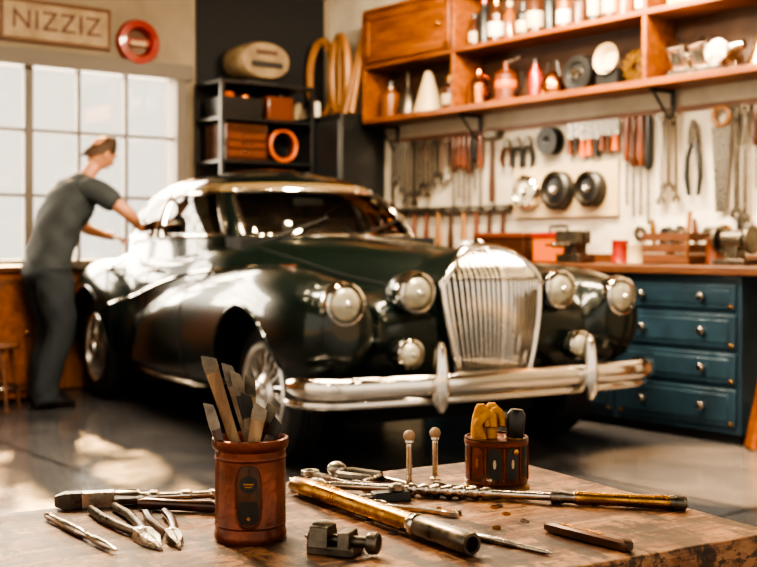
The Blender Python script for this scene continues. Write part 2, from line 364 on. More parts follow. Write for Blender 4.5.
b=MB('cable_reel');M=tr(2.80,-.022,1.87)@rx(pi/2);b.lathe([(.0001,0),(.10,0),(.10,.02),(.06,.02),(.06,.06),(.10,.06),(.10,.08),(.03,.08),(.0001,.05)],BLACK,M);b.build(W=KR)
b=MB('parts_board');b.box((4.05,-.012,1.20),(1.05,.02,.20),WHITEP)
for k in range(9):
    a=3.6+k*.11;m=[STEEL,BRASS,BLACK,CHROMEW,TERRA][k%5]
    if k%3==0: b.lathe([(.028,0),(.05,0),(.05,.03),(.028,.03)],m,tr(a,-.022,1.20)@rx(pi/2),18,closed=True)
    elif k%3==1: b.rod((a,-.05,1.29),(a+.01,-.05,1.12),[(0,.012),(.5,.02),(1,.008)],m,10)
    else: b.lathe([(.0001,0),(.045,0),(.035,.05),(.0001,.05)],m,tr(a,-.022,1.2)@rx(pi/2),16)
b.build(W=KR)
# bench
b=MB('workbench_counter')
b.box((3.75,-.33,.975),(3.5,.66,.05),WOODB);b.box((3.75,-.03,1.03),(3.5,.03,.06),WOODB)
b.box((2.06,-.33,.475),(.06,.58,.95),BLUE)
for y in(-.08,-.58): b.box((5.44,y,.475),(.08,.08,.95),WOODB)
b.build(W=KR,bevel=.006)
b=MB('blue_drawer_cabinet')
ca0,ca1=2.95,4.76
b.box(((ca0+ca1)/2,-.31,.50),(ca1-ca0,.56,.895),BLUE);b.box(((ca0+ca1)/2,-.32,.03),(ca1-ca0-.04,.5,.05),DARK)
cols=[(2.98,3.84),(3.88,4.73)]
zs=[(.90,.75),(.73,.53),(.51,.33),(.31,.09)]
for x0,x1 in cols:
    for zt,zb in zs:
        b.box(((x0+x1)/2,-.597,(zt+zb)/2),(x1-x0,.022,zt-zb-.012),BLUE)
        b.box(((x0+x1)/2,-.609,(zt+zb)/2),(x1-x0-.09,.008,zt-zb-.07),BLUE)
        for q in(.25,.75):
            b.lathe([(.0001,0),(.012,0),(.010,.018),(.026,.028),(.02,.042),(.0001,.045)],STEEL,tr(x0+(x1-x0)*q,-.61,(zt+zb)/2)@rx(pi/2),16)
        b.box((x0+.03,-.609,zb+.02),(.03,.01,.02),BRASS);b.box((x1-.03,-.609,zb+.02),(.03,.01,.02),BRASS)
b.build(W=KR,bevel=.004)
b=MB('leaning_plank');M,L=align((4.86,-.66,0.01),(4.98,-.5,.93));b.box((0,0,L/2),(.1,.03,L),WOODO,M=M);b.build(W=KR)
b=MB('bench_vise')
b.box((3.35,-.4,1.031),(.2,.16,.06),DSTEEL);b.box((3.35,-.4,1.1),(.1,.12,.1),DSTEEL);b.box((3.35,-.46,1.17),(.2,.05,.09),DSTEEL);b.box((3.35,-.38,1.17),(.2,.05,.09),DSTEEL)
b.rod((3.35,-.62,1.12),(3.35,-.3,1.12),.018,STEEL);b.rod((3.27,-.6,1.12),(3.43,-.6,1.12),.008,STEEL);b.build(W=KR,bevel=.004)
b=MB('orange_toolbox');b.box((3.06,-.25,1.09),(.30,.2,.17),ORANGE);b.box((3.06,-.25,1.19),(.32,.22,.035),RED);b.tube([(2.98,-.25,1.2),(2.98,-.25,1.25),(3.14,-.25,1.25),(3.14,-.25,1.2)],.01,BLACK,6);b.build(W=KR,bevel=.008)
b=MB('red_toolbox');b.box((2.55,-.22,1.092),(.5,.22,.18),DBROWN);b.box((2.55,-.22,1.19),(.52,.24,.04),TERRA);b.build(W=KR,bevel=.008)
b=MB('wooden_crate')
for z in(1.03,1.1,1.17):
    b.box((4.05,-.35,z),(.34,.015,.05),WOODB);b.box((4.05,-.13,z),(.34,.015,.05),WOODB);b.box((3.88,-.24,z),(.015,.23,.05),WOODB);b.box((4.22,-.24,z),(.015,.23,.05),WOODB)
b.box((4.05,-.24,1.008),(.34,.22,.012),WOODB);b.sphere((4.0,-.24,1.13),.07,STEEL);b.rod((4.12,-.24,1.02),(4.15,-.24,1.33),.015,WOODL);b.build(W=KR)
b=MB('bench_grinder')
b.box((4.52,-.3,1.02),(.22,.16,.035),DSTEEL);b.box((4.52,-.3,1.07),(.08,.09,.08),DSTEEL);b.rod((4.40,-.3,1.15),(4.64,-.3,1.15),[(0,.02),(.2,.02),(.21,.06),(.79,.06),(.8,.02),(1,.02)],DSTEEL)
for q in(4.40,4.62): b.rod((q,-.3,1.15),(q+.025,-.3,1.15),.085,DSTEEL,24)
b.build(W=KR,bevel=.004)
for q,m,h in((3.58,RED,.15),(3.71,CREAM,.12),(4.32,TERRA,.16),(4.80,AMBER,.14),(2.16,BLACK,.15)):
    b=MB('paint_tin');b.lathe([(.0001,0),(.055,0),(.058,.005),(.055,.01),(.055,h-.01),(.059,h),(.05,h+.004),(.0001,h-.004)],m,tr(q,-.22,1.001),18);b.build(W=KR)
# ---- corner furniture
b=MB('black_locker')
b.box((.44,-.26,1.12),(.8,.46,2.2),BLACK)
LD=mat('locker_door',(.02,.021,.023),.35)
for q in(.24,.64):
    b.box((q,-.498,1.14),(.37,.02,2.05),LD);b.box((q+.12,-.515,1.2),(.02,.02,.12),CHROMEW)
b.build(W=KR,bevel=.008)
def hoop(b,cx,cy,cz,rw,rh,ti,r=.022):
    M=tr(cx,cy,cz)@rz(ti)
    b.tube([(rw*math.cos(t),0,rh*math.sin(t)) for t in [2*pi*k/28 for k in range(28)]],r,WOODL,8,closed=True,M=M)
b=MB('bentwood_frame');hoop(b,.26,-.28,2.225+.36,.15,.33,.2,.034);b.box((.26,-.28,2.24),(.2,.12,.03),WOODB);b.build(W=KR)
b=MB('bentwood_frame');hoop(b,.56,-.3,2.225+.36,.14,.33,-.15,.036);b.box((.56,-.3,2.24),(.2,.12,.03),WOODB);b.rod((.56,-.3,2.25),(.56,-.3,2.88),.022,WOODL);b.build(W=KR)
b=MB('wooden_easel')
b.rod((.74,-.38,2.225),(.79,-.2,2.98),.026,WOODL);b.rod((.83,-.38,2.225),(.80,-.2,2.98),.026,WOODL);b.rod((.745,-.34,2.4),(.82,-.34,2.4),.012,WOODL);b.rod((.79,-.12,2.225),(.795,-.2,2.98),.02,WOODL);b.build(W=KR)
b=MB('tin_cluster')
for q,y,r,h,m in((.11,-.44,.04,.14,CREAM),(.34,-.46,.03,.1,CHROMEW),(.42,-.45,.035,.12,WHITEP)):
    b.lathe([(.0001,0),(r,0),(r,h),(r*.8,h+.01),(.0001,h+.01)],m,tr(q,y,2.222),16)
b.build(W=KR)
b=MB('steel_shelving_rack')
for y in(-.54,-1.42):
    for x in(.08,.48): b.box((x,y,1.23),(.035,.035,2.46),BLACK)
for z in(.25,.8,1.3,1.8,2.15,2.45): b.box((.28,-.98,z),(.44,.92,.025),BLACK)
b.box((.055,-.98,1.5),(.01,.9,1.9),BLACK)
b.build(W=KR,bevel=.002)
b=MB('red_tool_chest');b.box((.3,-1.18,1.965),(.34,.4,.3),DBROWN)
for z in(1.87,1.94,2.01): b.box((.475,-1.18,z),(.012,.36,.055),TERRA);b.box((.485,-1.18,z+.01),(.01,.12,.012),CHROME)
b.build(W=KR,bevel=.006)
b=MB('hose_coil')
for k in range(4): b.tube([(.30+.02*k,-.75+.13*math.cos(t),1.965+.13*math.sin(t)) for t in [2*pi*j/20 for j in range(20)]],.018,[TERRA,BLACK,RED,ORANGE][k],8,closed=True)
b.build(W=KR)
b=MB('jerrycan');b.box((.3,-.80,2.27),(.2,.26,.21),TERRA);b.lathe([(.03,0),(.03,.05),(.0001,.05)],BLACK,tr(.3,-.74,2.37));b.build(W=KR,bevel=.015)
b=MB('parts_bin');b.box((.3,-1.2,2.25),(.3,.36,.17),BLACK,taper=1.08);b.sphere((.34,-1.13,2.34),.07,COPPER);b.sphere((.34,-1.28,2.33),.06,ORANGE);b.build(W=KR,bevel=.006)
b=MB('cardboard_carton');b.box((.28,-.8,1.445),(.3,.36,.26),WOODB);b.build(W=KR,bevel=.004)
b=MB('equipment_case');b.box((.28,-1.2,1.415),(.3,.3,.2),BLACK);b.tube([(.43,-1.27,1.43),(.46,-1.27,1.43),(.46,-1.13,1.43),(.43,-1.13,1.43)],.008,CHROMEW,6);b.build(W=KR,bevel=.004)
AGED=mat('aged_ivory',(.26,.19,.11),.5,col2=(.15,.105,.06),nscale=8)
b=MB('old_radio')
b.loft([[ (x,-.98+.25*math.cos(t)*k*(abs(math.cos(t))**-.15 if abs(math.cos(t))>.01 else 1),2.655+.16*math.sin(t)*k) for t in [2*pi*j/28+.03 for j in range(28)]] for x,k in((.12,.9),(.16,1),(.42,1),(.46,.9))],AGED)
b.box((.463,-.98,2.62),(.02,.30,.05),BLACK);b.box((.463,-.98,2.72),(.02,.2,.04),DBROWN);b.box((.3,-.98,2.479),(.2,.3,.03),BLACK);b.build(W=KR,bevel=.004)
b=MB('hanging_banner');b.box((.03,-.75,2.85),(.02,1.3,1.0),mat('banner_cloth',(.010,.010,.012),.8));b.rod((.05,-1.42,3.36),(.05,-.1,3.36),.02,WOODB);b.build(W=KR)
b=MB('wooden_sideboard')
b.box((.36,-3.45,.48),(.42,.9,.9),WOODO);b.box((.36,-3.45,.95),(.48,.96,.04),WOODB)
for y in(-3.23,-3.67):
    b.box((.575,y,.48),(.02,.4,.8),WOODB);b.box((.587,y,.48),(.012,.3,.7),WOODO);b.sphere((.605,y+.15,.5),.016,BRASS)
b.build(W=KR,bevel=.006)
b=MB('wooden_stool')
b.lathe([(.0001,.43),(.17,.43),(.18,.445),(.175,.47),(.0001,.475)],WOODB)
for k in range(4):
    t=pi/4+k*pi/2;b.rod((.12*math.cos(t),.12*math.sin(t),.435),(.19*math.cos(t),.19*math.sin(t),0.004),[(0,.016),(1,.013)],WOODB)
b.tube([(.16*math.cos(t),.16*math.sin(t),.17) for t in [2*pi*j/20 for j in range(20)]],.008,STEEL,6,closed=True)
b.build(W=tr(-2.58,7.7,0))
# ================================================================ CAR
CW=tr(.228,6.36,0)@rz(math.radians(-59.8))
CAR=empty('vintage_car',CW)
def sring(x,yc,hw,zt,zb,e,n=40):
    out=[];zc=(zt+zb)/2;hz=(zt-zb)/2
    for i in range(n):
        t=2*pi*i/n;c,s=math.cos(t),math.sin(t)
        r=(abs(c)**e+abs(s)**e)**(-1/e)
        out.append((x,yc+hw*r*c,zc+hz*r*s))
    return out
b=MB('body_raw')
cst=[(.66,.20,.96,.50,2.8),(.58,.27,1.045,.42,2.6),(.3,.36,1.095,.32,2.5),(-.2,.52,1.135,.30,2.6),(-.65,.70,1.165,.28,3.0),(-.95,.83,1.175,.26,3.6),(-1.3,.88,1.165,.25,4),(-1.8,.89,1.14,.24,4),(-2.4,.89,1.13,.24,4),(-3.0,.85,1.13,.26,3.6),(-3.5,.77,1.06,.3,3),(-3.85,.66,.92,.36,2.8),(-4.1,.5,.72,.42,2.6)]
b.loft([sring(p[0],0,*p[1:]) for p in crom(cst,6)],PAINT)
fst=[(.70,.83,.13,.86,.58,2.2),(.62,.83,.19,.93,.50,2.3),(.42,.845,.235,.975,.44,2.4),(.1,.84,.255,1.01,.40,2.5),(-.3,.82,.25,1.01,.34,2.5),(-.8,.815,.22,.95,.30,2.6),(-1.4,.815,.18,.84,.28,2.8),(-2.0,.83,.12,.70,.28,2.8),(-2.5,.84,.05,.55,.3,2.6)]
rst=[(-2.0,.83,.05,.6,.34,2.4),(-2.3,.83,.15,.84,.30,2.4),(-2.7,.83,.20,.99,.30,2.4),(-3.1,.82,.21,1.01,.30,2.4),(-3.5,.79,.19,.93,.33,2.4),(-3.9,.73,.15,.76,.38,2.3),(-4.2,.66,.08,.6,.44,2.2)]
for st in(fst,rst):
    for sg in(-1,1):
        b.loft([sring(p[0],p[1]*sg,*p[2:]) for p in crom(st,6)],PAINT)
ast=[(-.1,0,.80,.90,.36,4),(.3,0,.84,.90,.38,3.6),(.50,0,.84,.88,.42,3.2),(.60,0,.78,.84,.48,3),(.65,0,.66,.76,.56,3)]
b.loft([sring(*p) for p in crom(ast,4)],PAINT)
raw=b.build()
m1=raw.modifiers.new('r','REMESH');m1.mode='VOXEL';m1.voxel_size=.018
m2=raw.modifiers.new('s','SMOOTH');m2.iterations=24;m2.factor=.5
WY=.85
cut=MB('cut')
for x in(0,-2.95):
    for sg in(-1,1):
        cut.lathe([(.0001,-.27),(.43,-.27),(.43,.27),(.0001,.27)],DARK,tr(x,sg*.88,.38)@rx(pi/2),72)
cut=cut.build()
bo=raw.modifiers.new('b','BOOLEAN');bo.operation='DIFFERENCE';bo.object=cut;bo.solver='EXACT'
dg=bpy.context.evaluated_depsgraph_get()
me=bpy.data.meshes.new_from_object(raw.evaluated_get(dg))
me.name='body_shell'
finish(me,40)
me.materials.clear();me.materials.append(PAINT)
for p in me.polygons:p.material_index=0
body=bpy.data.objects.new('body_shell',me);COL.objects.link(body);body.parent=CAR
for o in(raw,cut): bpy.data.objects.remove(o)
bm=bmesh.new();bm.from_mesh(me);bvh=BVHTree.FromBMesh(bm);bm.free()
def sy(x,z):
    h=bvh.ray_cast(Vector((x,-2,z)),Vector((0,1,0)))
    return h[0].y if h[0] else -.9
def tz(x,y):
    h=bvh.ray_cast(Vector((x,y,2)),Vector((0,0,-1)))
    return h[0].z if h[0] else 1.1
gst=[(-1,-.90,-3.20,.80,.86),(0,-.92,-3.12,.79,1.145),(.5,-1.12,-2.98,.745,1.34),(1,-1.40,-2.72,.655,1.505),(1.3,-1.54,-2.58,.56,1.575),(1.6,-1.72,-2.42,.40,1.625),(1.85,-1.88,-2.25,.2,1.65),(2,-2.04,-2.08,.01,1.655)]
def gp(th,v):
    for i in range(len(gst)-1):
        if v<=gst[i+1][0]+1e-9: break
    p0=gst[max(i-1,0)];p1=gst[i];p2=gst[i+1];p3=gst[min(i+2,len(gst)-1)]
    t=(v-p1[0])/(p2[0]-p1[0])
    q=[]
    for k in range(1,5):
        m0=(p2[k]-p0[k])/(p2[0]-p0[0]) if p0 is not p1 else (p2[k]-p1[k])/(p2[0]-p1[0])
        m1=(p3[k]-p1[k])/(p3[0]-p1[0]) if p3 is not p2 else (p2[k]-p1[k])/(p2[0]-p1[0])
        h=p2[0]-p1[0]
        q.append((2*t**3-3*t*t+1)*p1[k]+(t**3-2*t*t+t)*m0*h+(-2*t**3+3*t*t)*p2[k]+(t**3-t*t)*m1*h)
    xf,xr,w,z=q
    n=3.8 if v<1 else 3.8-1.2*(v-1)
    c,s=math.cos(math.radians(th)),math.sin(math.radians(th))
    r=(abs(c)**n+abs(s)**n)**(-1/n)
    zz=z-(.03*abs(s)**2*(1 if v>0 else 0)*min(1,max(0,v)) )
    return Vector(((xf+xr)/2+(xf-xr)/2*r*c,w*r*s,zz))
wins=[(-40,40),(47,87),(93,129),(152,208),(231,267),(273,313)]
bp=sorted(set([-40,40,47,87,93,129,152,208,231,267,273,313]))
ths=[]
for i in range(len(bp)):
    a0=bp[i];a1=bp[(i+1)] if i<len(bp)-1 else bp[0]+360
    k=max(2,int((a1-a0)/3))
    ths+=[a0+(a1-a0)*j/k for j in range(k)]
V0,V1=.10,.90
vs=[-1,-.5,0,V0,.25,.4,.55,.7,.8,V1,1,1.1,1.2,1.3,1.45,1.6,1.7,1.8,1.9,2]
g=MB('cabin_shell');gl=MB('cabin_glass')
nt_=len(ths)
for i in range(nt_):
    ta=ths[i];tb=ths[(i+1)%nt_]+(360 if i==nt_-1 else 0);tm=(ta+tb)/2
    for j in range(len(vs)-1):
        va,vb=vs[j],vs[j+1];vm=(va+vb)/2
        q=[gp(ta,va),gp(tb,va),gp(tb,vb),gp(ta,vb)]
        inw=any(w[0]<tm<w[1] for w in wins) and V0<vm<V1
        tt=((tm+180)%360)-180
        if inw: gl.add(q,[(0,1,2,3)],GLASSC)
        else: g.add(q,[(0,1,2,3)],ROOFSHEEN if (V1<vm<1.1 and abs(tt)<60) else ROOFP)  # band above the windshield coloured in as a painted reflection
def weld(o):
    bm=bmesh.new();bm.from_mesh(o.data);bmesh.ops.remove_doubles(bm,verts=bm.verts,dist=.0005);bm.to_mesh(o.data);bm.free();finish(o.data,50)
o=g.build(CAR);weld(o);sol=o.modifiers.new('s','SOLIDIFY');sol.thickness=.018;sol.offset=-1
o=gl.build(CAR);weld(o)
t=MB('window_trim')
for w0,w1 in wins:
    n=16
    path=[gp(w0+(w1-w0)*k/n,V0) for k in range(n)]+[gp(w1,V0+(V1-V0)*k/6) for k in range(6)]+[gp(w1-(w1-w0)*k/n,V1) for k in range(n)]+[gp(w0,V1-(V1-V0)*k/6) for k in range(6)]
    t.tube(path,.015,CHROME,8,closed=True)
t.tube([gp(k*5,1.0)+Vector((0,0,.0)) for k in range(9,64)],.010,CHROME,6)
for y0 in(-.45,.1):
    p=gp(0,V0);p=Vector((p.x+.06,y0,1.175));t.tube([p,p+Vector((-.08,.22,.06)),p+Vector((-.15,.42,.12))],.007,BLACK,6)
t.build(CAR)
t=MB('interior')
for y in(-.38,.38):
    t.box((-1.95,y,1.17),(.16,.5,.26),LEATHER,rot=(0,-.15,0))
t.box((-2.72,0,1.16),(.18,1.1,.2),LEATHER,rot=(0,-.2,0));t.box((-1.3,0,1.14),(.22,1.2,.06),LEATHER)
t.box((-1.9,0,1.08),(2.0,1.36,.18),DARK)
t.tube([(-1.55+.06*math.sin(q),.36+.19*math.cos(q),1.24+.17*math.sin(q)) for q in [2*pi*k/24 for k in range(24)]],.012,BLACK,6,closed=True)
t.rod((-1.35,.36,1.15),(-1.55,.36,1.24),.02,BLACK)
t.box((-1.38,0,1.40),(.03,.22,.05),BLACK)
t.build(CAR,bevel=.03)
t=MB('brightwork');ln=MB('panel_gaps')
for sg in(-1,1):
    def side(path,r,m,off=.0,bb=t,fl=1.):
        bb.tube([(x,sg*abs(sy(x,z)-off),z) for x,z in path],r,m,6,flat=fl)
    side([(-.35-.1*k,1.0-.0022*k*k*.3) for k in range(24)],.010,CHROME,.004)
    side([(-.62-.09*k,.29) for k in range(20)],.022,CHROMEW,.01)
    for pth in([(-1.02-.02*math.sin(k*.4),1.08-.08*k) for k in range(10)],[(-2.0,1.10-.08*k) for k in range(10)],[(-2.78+.0*k,1.08-.03*k) for k in range(3)]+[(-2.70+.05*k,.98-.05*k) for k in range(6)]+[(-2.42,.66-.06*k) for k in range(6)]):
        side(pth,.006,DARK,.0,ln)
    side([(-1.0-.1*k,.345) for k in range(15)],.005,DARK,0,ln)
    for x in(-1.85,-2.65):
        yy=sg*abs(sy(x,.96));t.tube([(x-.09,yy+sg*.012,.955),(x-.07,yy+sg*.035,.96),(x+.05,yy+sg*.035,.96),(x+.07,yy+sg*.012,.955)],.011,CHROME,8)
    for x in(0,-2.95):
        ps=[]
        for k in range(-2,27):
            q=pi*k/24;px=x+.437*math.cos(q);pz=.38+.437*math.sin(q)
            if pz>.3: ps.append((px,sg*(abs(sy(px,pz))),pz))
        t.tube(ps,.011,PAINT,8)
    hp=[(.45-.12*k,sg*(.30+.028*k)) for k in range(12)]
    ln.tube([(x,y,tz(x,y)) for x,y in hp],.005,DARK,6)
t.tube([(x,0,tz(x,0)+.004) for x in [.40-.1*k for k in range(13)]],.010,CHROME,8)
ln.build(CAR)
M=tr(.56,0,tz(.5,0)+.015)
t.lathe([(.0001,-.03),(.035,-.02),(.03,.012),(.012,.03),(.0001,.03)],CHROME,M)
zz=tz(.5,0)+.015
t.tube([(.60,0,zz+.05),(.56,0,zz+.055),(.46,0,zz+.05),(.38,0,zz+.035)],[.006,.018,.014,.004],CHROME,10)
for sg in(-1,1): t.prism([(0,0),(-.12,sg*.07),(-.13,sg*.05),(-.06,0)],.008,CHROME,tr(.56,0,zz+.06))
t.build(CAR)
# grille : oval-shouldered shell with vertical bars
gr=MB('grille')
Z0,Z1=.47,1.105
def gw(z):
    u=(z-Z0)/(Z1-Z0)
    return .215+.082*math.sin(min(1,max(0,u))*pi*.62)
def gx(y,z):
    x=.745-.08*(y/.28)**2+.03*math.sin((z-.46)/.68*pi)
    if z>.93:x-=((z-.93)/.185)**2*.16
    return x
def zt_(s): return Z1-.155*abs(s)**2.8-.025*abs(s)**2
def gpt(s,f,off=0.):
    z=Z0+(zt_(s)-Z0)*f;y=s*gw(z)
    return (gx(y,z)+off,y,z)
N=18
gr.grid([[gpt(j/12,k/N,-.03) for j in range(-12,13)] for k in range(N+1)],DARK)
for j in range(-10,11):
    s=j/11
    gr.tube([gpt(s,k/N) for k in range(N+1)],.0072,CHROME,6)
out=[gpt(-1,k/N) for k in range(N)]+[gpt(-1+2*j/28,1) for j in range(29)]+[gpt(1,1-k/N) for k in range(1,N+1)]
gr.tube([Vector(p)+Vector((0,0,.004)) for p in out],.017,CHROME,10);gr.tube([gpt(j/10,0) for j in range(-10,11)],.020,CHROME,8)
gr.tube([Vector(gpt(0,k/N))+Vector((.006,0,0)) for k in range(N+1)],.012,CHROME,8)
for sg in(-1,1):
    P=[]
    for k in range(N+1):
        p=gpt(sg,k/N);P.append([(p[0],p[1]+sg*.004,p[2]),(.58,sg*(abs(p[1])+.010),p[2]*.998),(.42,sg*(abs(p[1])),p[2]*.99)])
    gr.grid(P,PAINT)
P=[]
for j in range(-14,15):
    p=gpt(j/14,1);P.append([(p[0],p[1],p[2]+.012),(p[0]-.08,p[1]*1.0,p[2]+.015),(.36,p[1],min(p[2]+.02,tz(.36,p[1])+.002))])
gr.grid(P,PAINT)
gr.build(CAR,ang=60)
def lamp(nm,x,y,z,r,pod=True):
    l=MB(nm);M=tr(x,y,z)@ry(pi/2)
    if pod: l.lathe([(.0001,-r*2.6),(r*.6,-r*2.2),(r*.95,-r*1.2),(r*1.1,-.03),(r*1.06,.0)],PAINT,M,32)
    l.lathe([(r*1.07,-.03),(r*1.11,.0),(r*1.04,.03),(r*.92,.035),(r*.86,.015),(r*.9,-.01)],CHROME,M,36,closed=True)
    l.lathe([(r*.9,.008),(r*.84,.012),(r*.82,.016)],DARK,M,32)
    l.lathe([(r*.84,.012),(r*.75,.034),(r*.5,.05),(r*.25,.057),(.0001,.058)],LENS,M,32)
    l.lathe([(.0001,.05),(r*.2,.056),(r*.15,.066),(.0001,.068)],CHROME,M,16)
    l.build(CAR)
for sg in(-1,1):
    lamp('headlight',.67,sg*.845,.845,.098);lamp('headlight',.655,sg*.44,.89,.094);lamp('fog_lamp',.72,sg*.52,.60,.07)
bu=MB('front_bumper')
def bump(b,sx,x0,z,hh=.062,hd=.035,m=CHROME,wr=.24):
    path=[];HW=1.06
    for k in range(-24,25):
        u=k/24
        y=HW*u if abs(u)<.8 else math.copysign(HW*(.8+.2*math.sin((abs(u)-.8)/.2*pi/2)),u)
        x=x0-.08*u*u-(0 if abs(u)<.8 else wr*((abs(u)-.8)/.2)**2)
        path.append(Vector((x*1,y,z)))
    rings=[]
    for i,p in enumerate(path):
        tn=(path[min(i+1,48)]-path[max(i-1,0)]).normalized();no=Vector((tn.y,-tn.x,0))
        ring=[];s=1 if 0<i<48 else .6
        for q in range(16):
            a=2*pi*q/16;c,ss=math.cos(a),math.sin(a);r=(abs(c)**2.6+abs(ss)**2.6)**(-1/2.6)
            ring.append(p+no*hd*r*c*s+Vector((0,0,hh*r*ss*s)))
        rings.append(ring)
    b.loft([[ (sx(v.x),v.y,v.z) for v in r] for r in rings],m)
bump(bu,lambda x:x,.87,.465,.050)
bump(bu,lambda x:x,.83,.385,.020,.02)
for sg in(-1,1):
    rings=[]
    for z,w,d in((.34,.015,.02),(.37,.030,.042),(.45,.038,.054),(.55,.032,.046),(.63,.022,.032),(.665,.012,.015)):
        rings.append([(.895+d*math.cos(q),sg*.45+w*math.sin(q),z) for q in [2*pi*k/16 for k in range(16)]])
    bu.loft(rings,CHROME);bu.box((.72,sg*.45,.45),(.34,.04,.05),DARK)
    bu.box((.60,sg*.9,.45),(.3,.03,.04),DARK)
bu.build(CAR)
bu=MB('rear_bumper');bump(bu,lambda x:-3.36-x,.92,.46);bu.box((-4.1,.4,.46),(.3,.04,.05),DARK);bu.box((-4.1,-.4,.46),(.3,.04,.05),DARK);bu.build(CAR)
tl=MB('tail_lamps')
for sg in(-1,1):tl.sphere((-4.16,sg*.67,.62),.05,RED,(.8,.8,1.4));tl.lathe([(.055,-.01),(.06,0),(.055,.01)],CHROME,tr(-4.14,sg*.67,.62)@ry(pi/2))
tl.build(CAR)
un=MB('chassis');un.box((-1.5,0,.27),(3.6,1.1,.12),DARK)
for x in(0,-2.95): un.rod((x,-.78,.37),(x,.78,.37),.04,DARK)
un.build(CAR)
RIM=mat('polished_alloy',(.82,.79,.74),.28,1)
def wheel(nm,x,sg,steer=0):
    w=MB(nm);R=.37;M=tr(x,sg*WY,R)@rz(steer)@rx(pi/2 if sg<0 else -pi/2)
    w.lathe([(.245,-.085),(.27,-.10),(.33,-.098),(.358,-.08),(.37,-.05),(.371,0),(.37,.05),(.358,.08),(.33,.098),(.27,.10),(.245,.085)],RUBBER,M,56,closed=True)
    for k in(-.045,-.015,.015,.045): w.lathe([(.3725,k-.006),(.3735,k),(.3725,k+.006),(.36,k)],DARK,M,56,closed=True)
    w.lathe([(.248,.088),(.255,.100),(.245,.108),(.222,.100),(.215,.06),(.22,.0),(.245,.0)],RIM,M,48,closed=True)
    w.lathe([(.0001,.0),(.23,.0),(.23,.01),(.0001,.012)],DARK,M,32)
    for k in range(36):
        q=2*pi*k/36;q2=q+(.22 if k%2 else -.22)
        w.rod(M@Vector((.07*math.cos(q2),.07*math.sin(q2),.085 if k%2 else .05)),M@Vector((.22*math.cos(q),.22*math.sin(q),.075 if k%2 else .04)),.0055,RIM,6)
    w.lathe([(.0001,.02),(.095,.03),(.095,.09),(.08,.105),(.055,.115),(.05,.13),(.03,.14),(.0001,.142)],RIM,M,24)
    w.lathe([(.248,-.09),(.2,-.06),(.0001,-.06)],DARK,M,32)
    w.build(CAR)
for x in(0,-2.95):
    for sg in(-1,1): wheel('wheel',x,sg,0)
# ================================================================ MAN
MW=tr(-2.30,8.02,0)@rz(math.radians(42))
MAN=empty('mechanic_man',MW)
def skin(name,J,E,root,m,sub=2):
    names=list(J);me=bpy.data.meshes.new(name)
    me.from_pydata([J[n][0] for n in names],[(names.index(a),names.index(c)) for a,c in E],[])
    o=bpy.data.objects.new(name,me);COL.objects.link(o);o.parent=MAN
    sm=o.modifiers.new('skin','SKIN');sm.use_smooth_shade=True
    if not me.skin_vertices: me.skin_vertices.new()
    for i,n in enumerate(names):
        r=J[n][1];r=r if isinstance(r,tuple) else (r,r)
        me.skin_vertices[0].data[i].radius=r
    me.skin_vertices[0].data[names.index(root)].use_root=True
    ss=o.modifiers.new('sub','SUBSURF');ss.levels=sub;ss.render_levels=sub
    me.materials.append(m);return o
RH=Vector((.54,-.36,1.23));LH=Vector((.53,.02,1.18))
RE=(.37,-.42,1.35);LE=(.40,.24,1.24)
J={'pel':((0,0,1.02),.12),'sp':((.06,0,1.22),.12),'ch':((.18,0,1.44),.13),'nb':((.28,0,1.58),.068),'nk':((.33,0,1.66),.060),'hd':((.38,0,1.73),.06),
 'rs':((.22,-.20,1.54),.065),'re':(RE,.050),'rf':((.46,-.39,1.29),.046),'rw':(tuple(RH+Vector((-.06,-.01,.03))),.030),'rp':(tuple(RH),.034),
 'ls':((.22,.20,1.53),.065),'le':(LE,.050),'lw':(tuple(LH+Vector((-.05,.05,.01))),.030),'lp':(tuple(LH),.034),
 'rh':((0,-.1,.94),.095),'rk':((.03,-.13,.53),.06),'ra':((-.08,-.14,.10),.04),'lh':((0,.1,.94),.095),'lk':((.08,.13,.53),.06),'la':((.03,.15,.10),.04)}
E=[('pel','sp'),('sp','ch'),('ch','nb'),('nb','nk'),('nk','hd'),('ch','rs'),('rs','re'),('re','rf'),('rf','rw'),('rw','rp'),('ch','ls'),('ls','le'),('le','lw'),('lw','lp'),('pel','rh'),('rh','rk'),('rk','ra'),('pel','lh'),('lh','lk'),('lk','la')]
skin('body',J,E,'pel',SKIN)
def hand(nm,P,W_,down):
    P=Vector(P);d=(P-Vector(W_)).normalized();sd=d.cross(Vector((0,0,1))).normalized();
    for k in range(4):
        o=(k-1.5)*.02;L=[.075,.09,.085,.065][k]
        b0=P+sd*o;b1=P+sd*o*1.2+d*L*.6+Vector((0,0,-.006));b2=b1+d*L*.35+Vector((0,0,-.03));b3=b2+d*.008+Vector((0,0,-.02))
        skin(nm+'_finger_%d'%(k+1),{'a':(tuple(b0),.011),'b':(tuple(b1),.0095),'c':(tuple(b2),.0085),'d':(tuple(b3),.006)},[('a','b'),('b','c'),('c','d')],'a',SKIN,1)
    s=down
    b0=P-d*.02+sd*s*.02;b1=b0+sd*s*.035+d*.025;b2=b1+d*.03+Vector((0,0,-.015))
    skin(nm+'_thumb',{'a':(tuple(b0),.012),'b':(tuple(b1),.011),'c':(tuple(b2),.008)},[('a','b'),('b','c')],'a',SKIN,1)
hand('right_hand',RH,J['rw'][0],-1);hand('left_hand',LH,J['lw'][0],1)
def crom2(secs,n):
    flat=[(*c,hx,hy,ti) for c,hx,hy,ti in secs]
    return [((q[0],q[1],q[2]),q[3],q[4],q[5]) for q in crom(flat,n)]
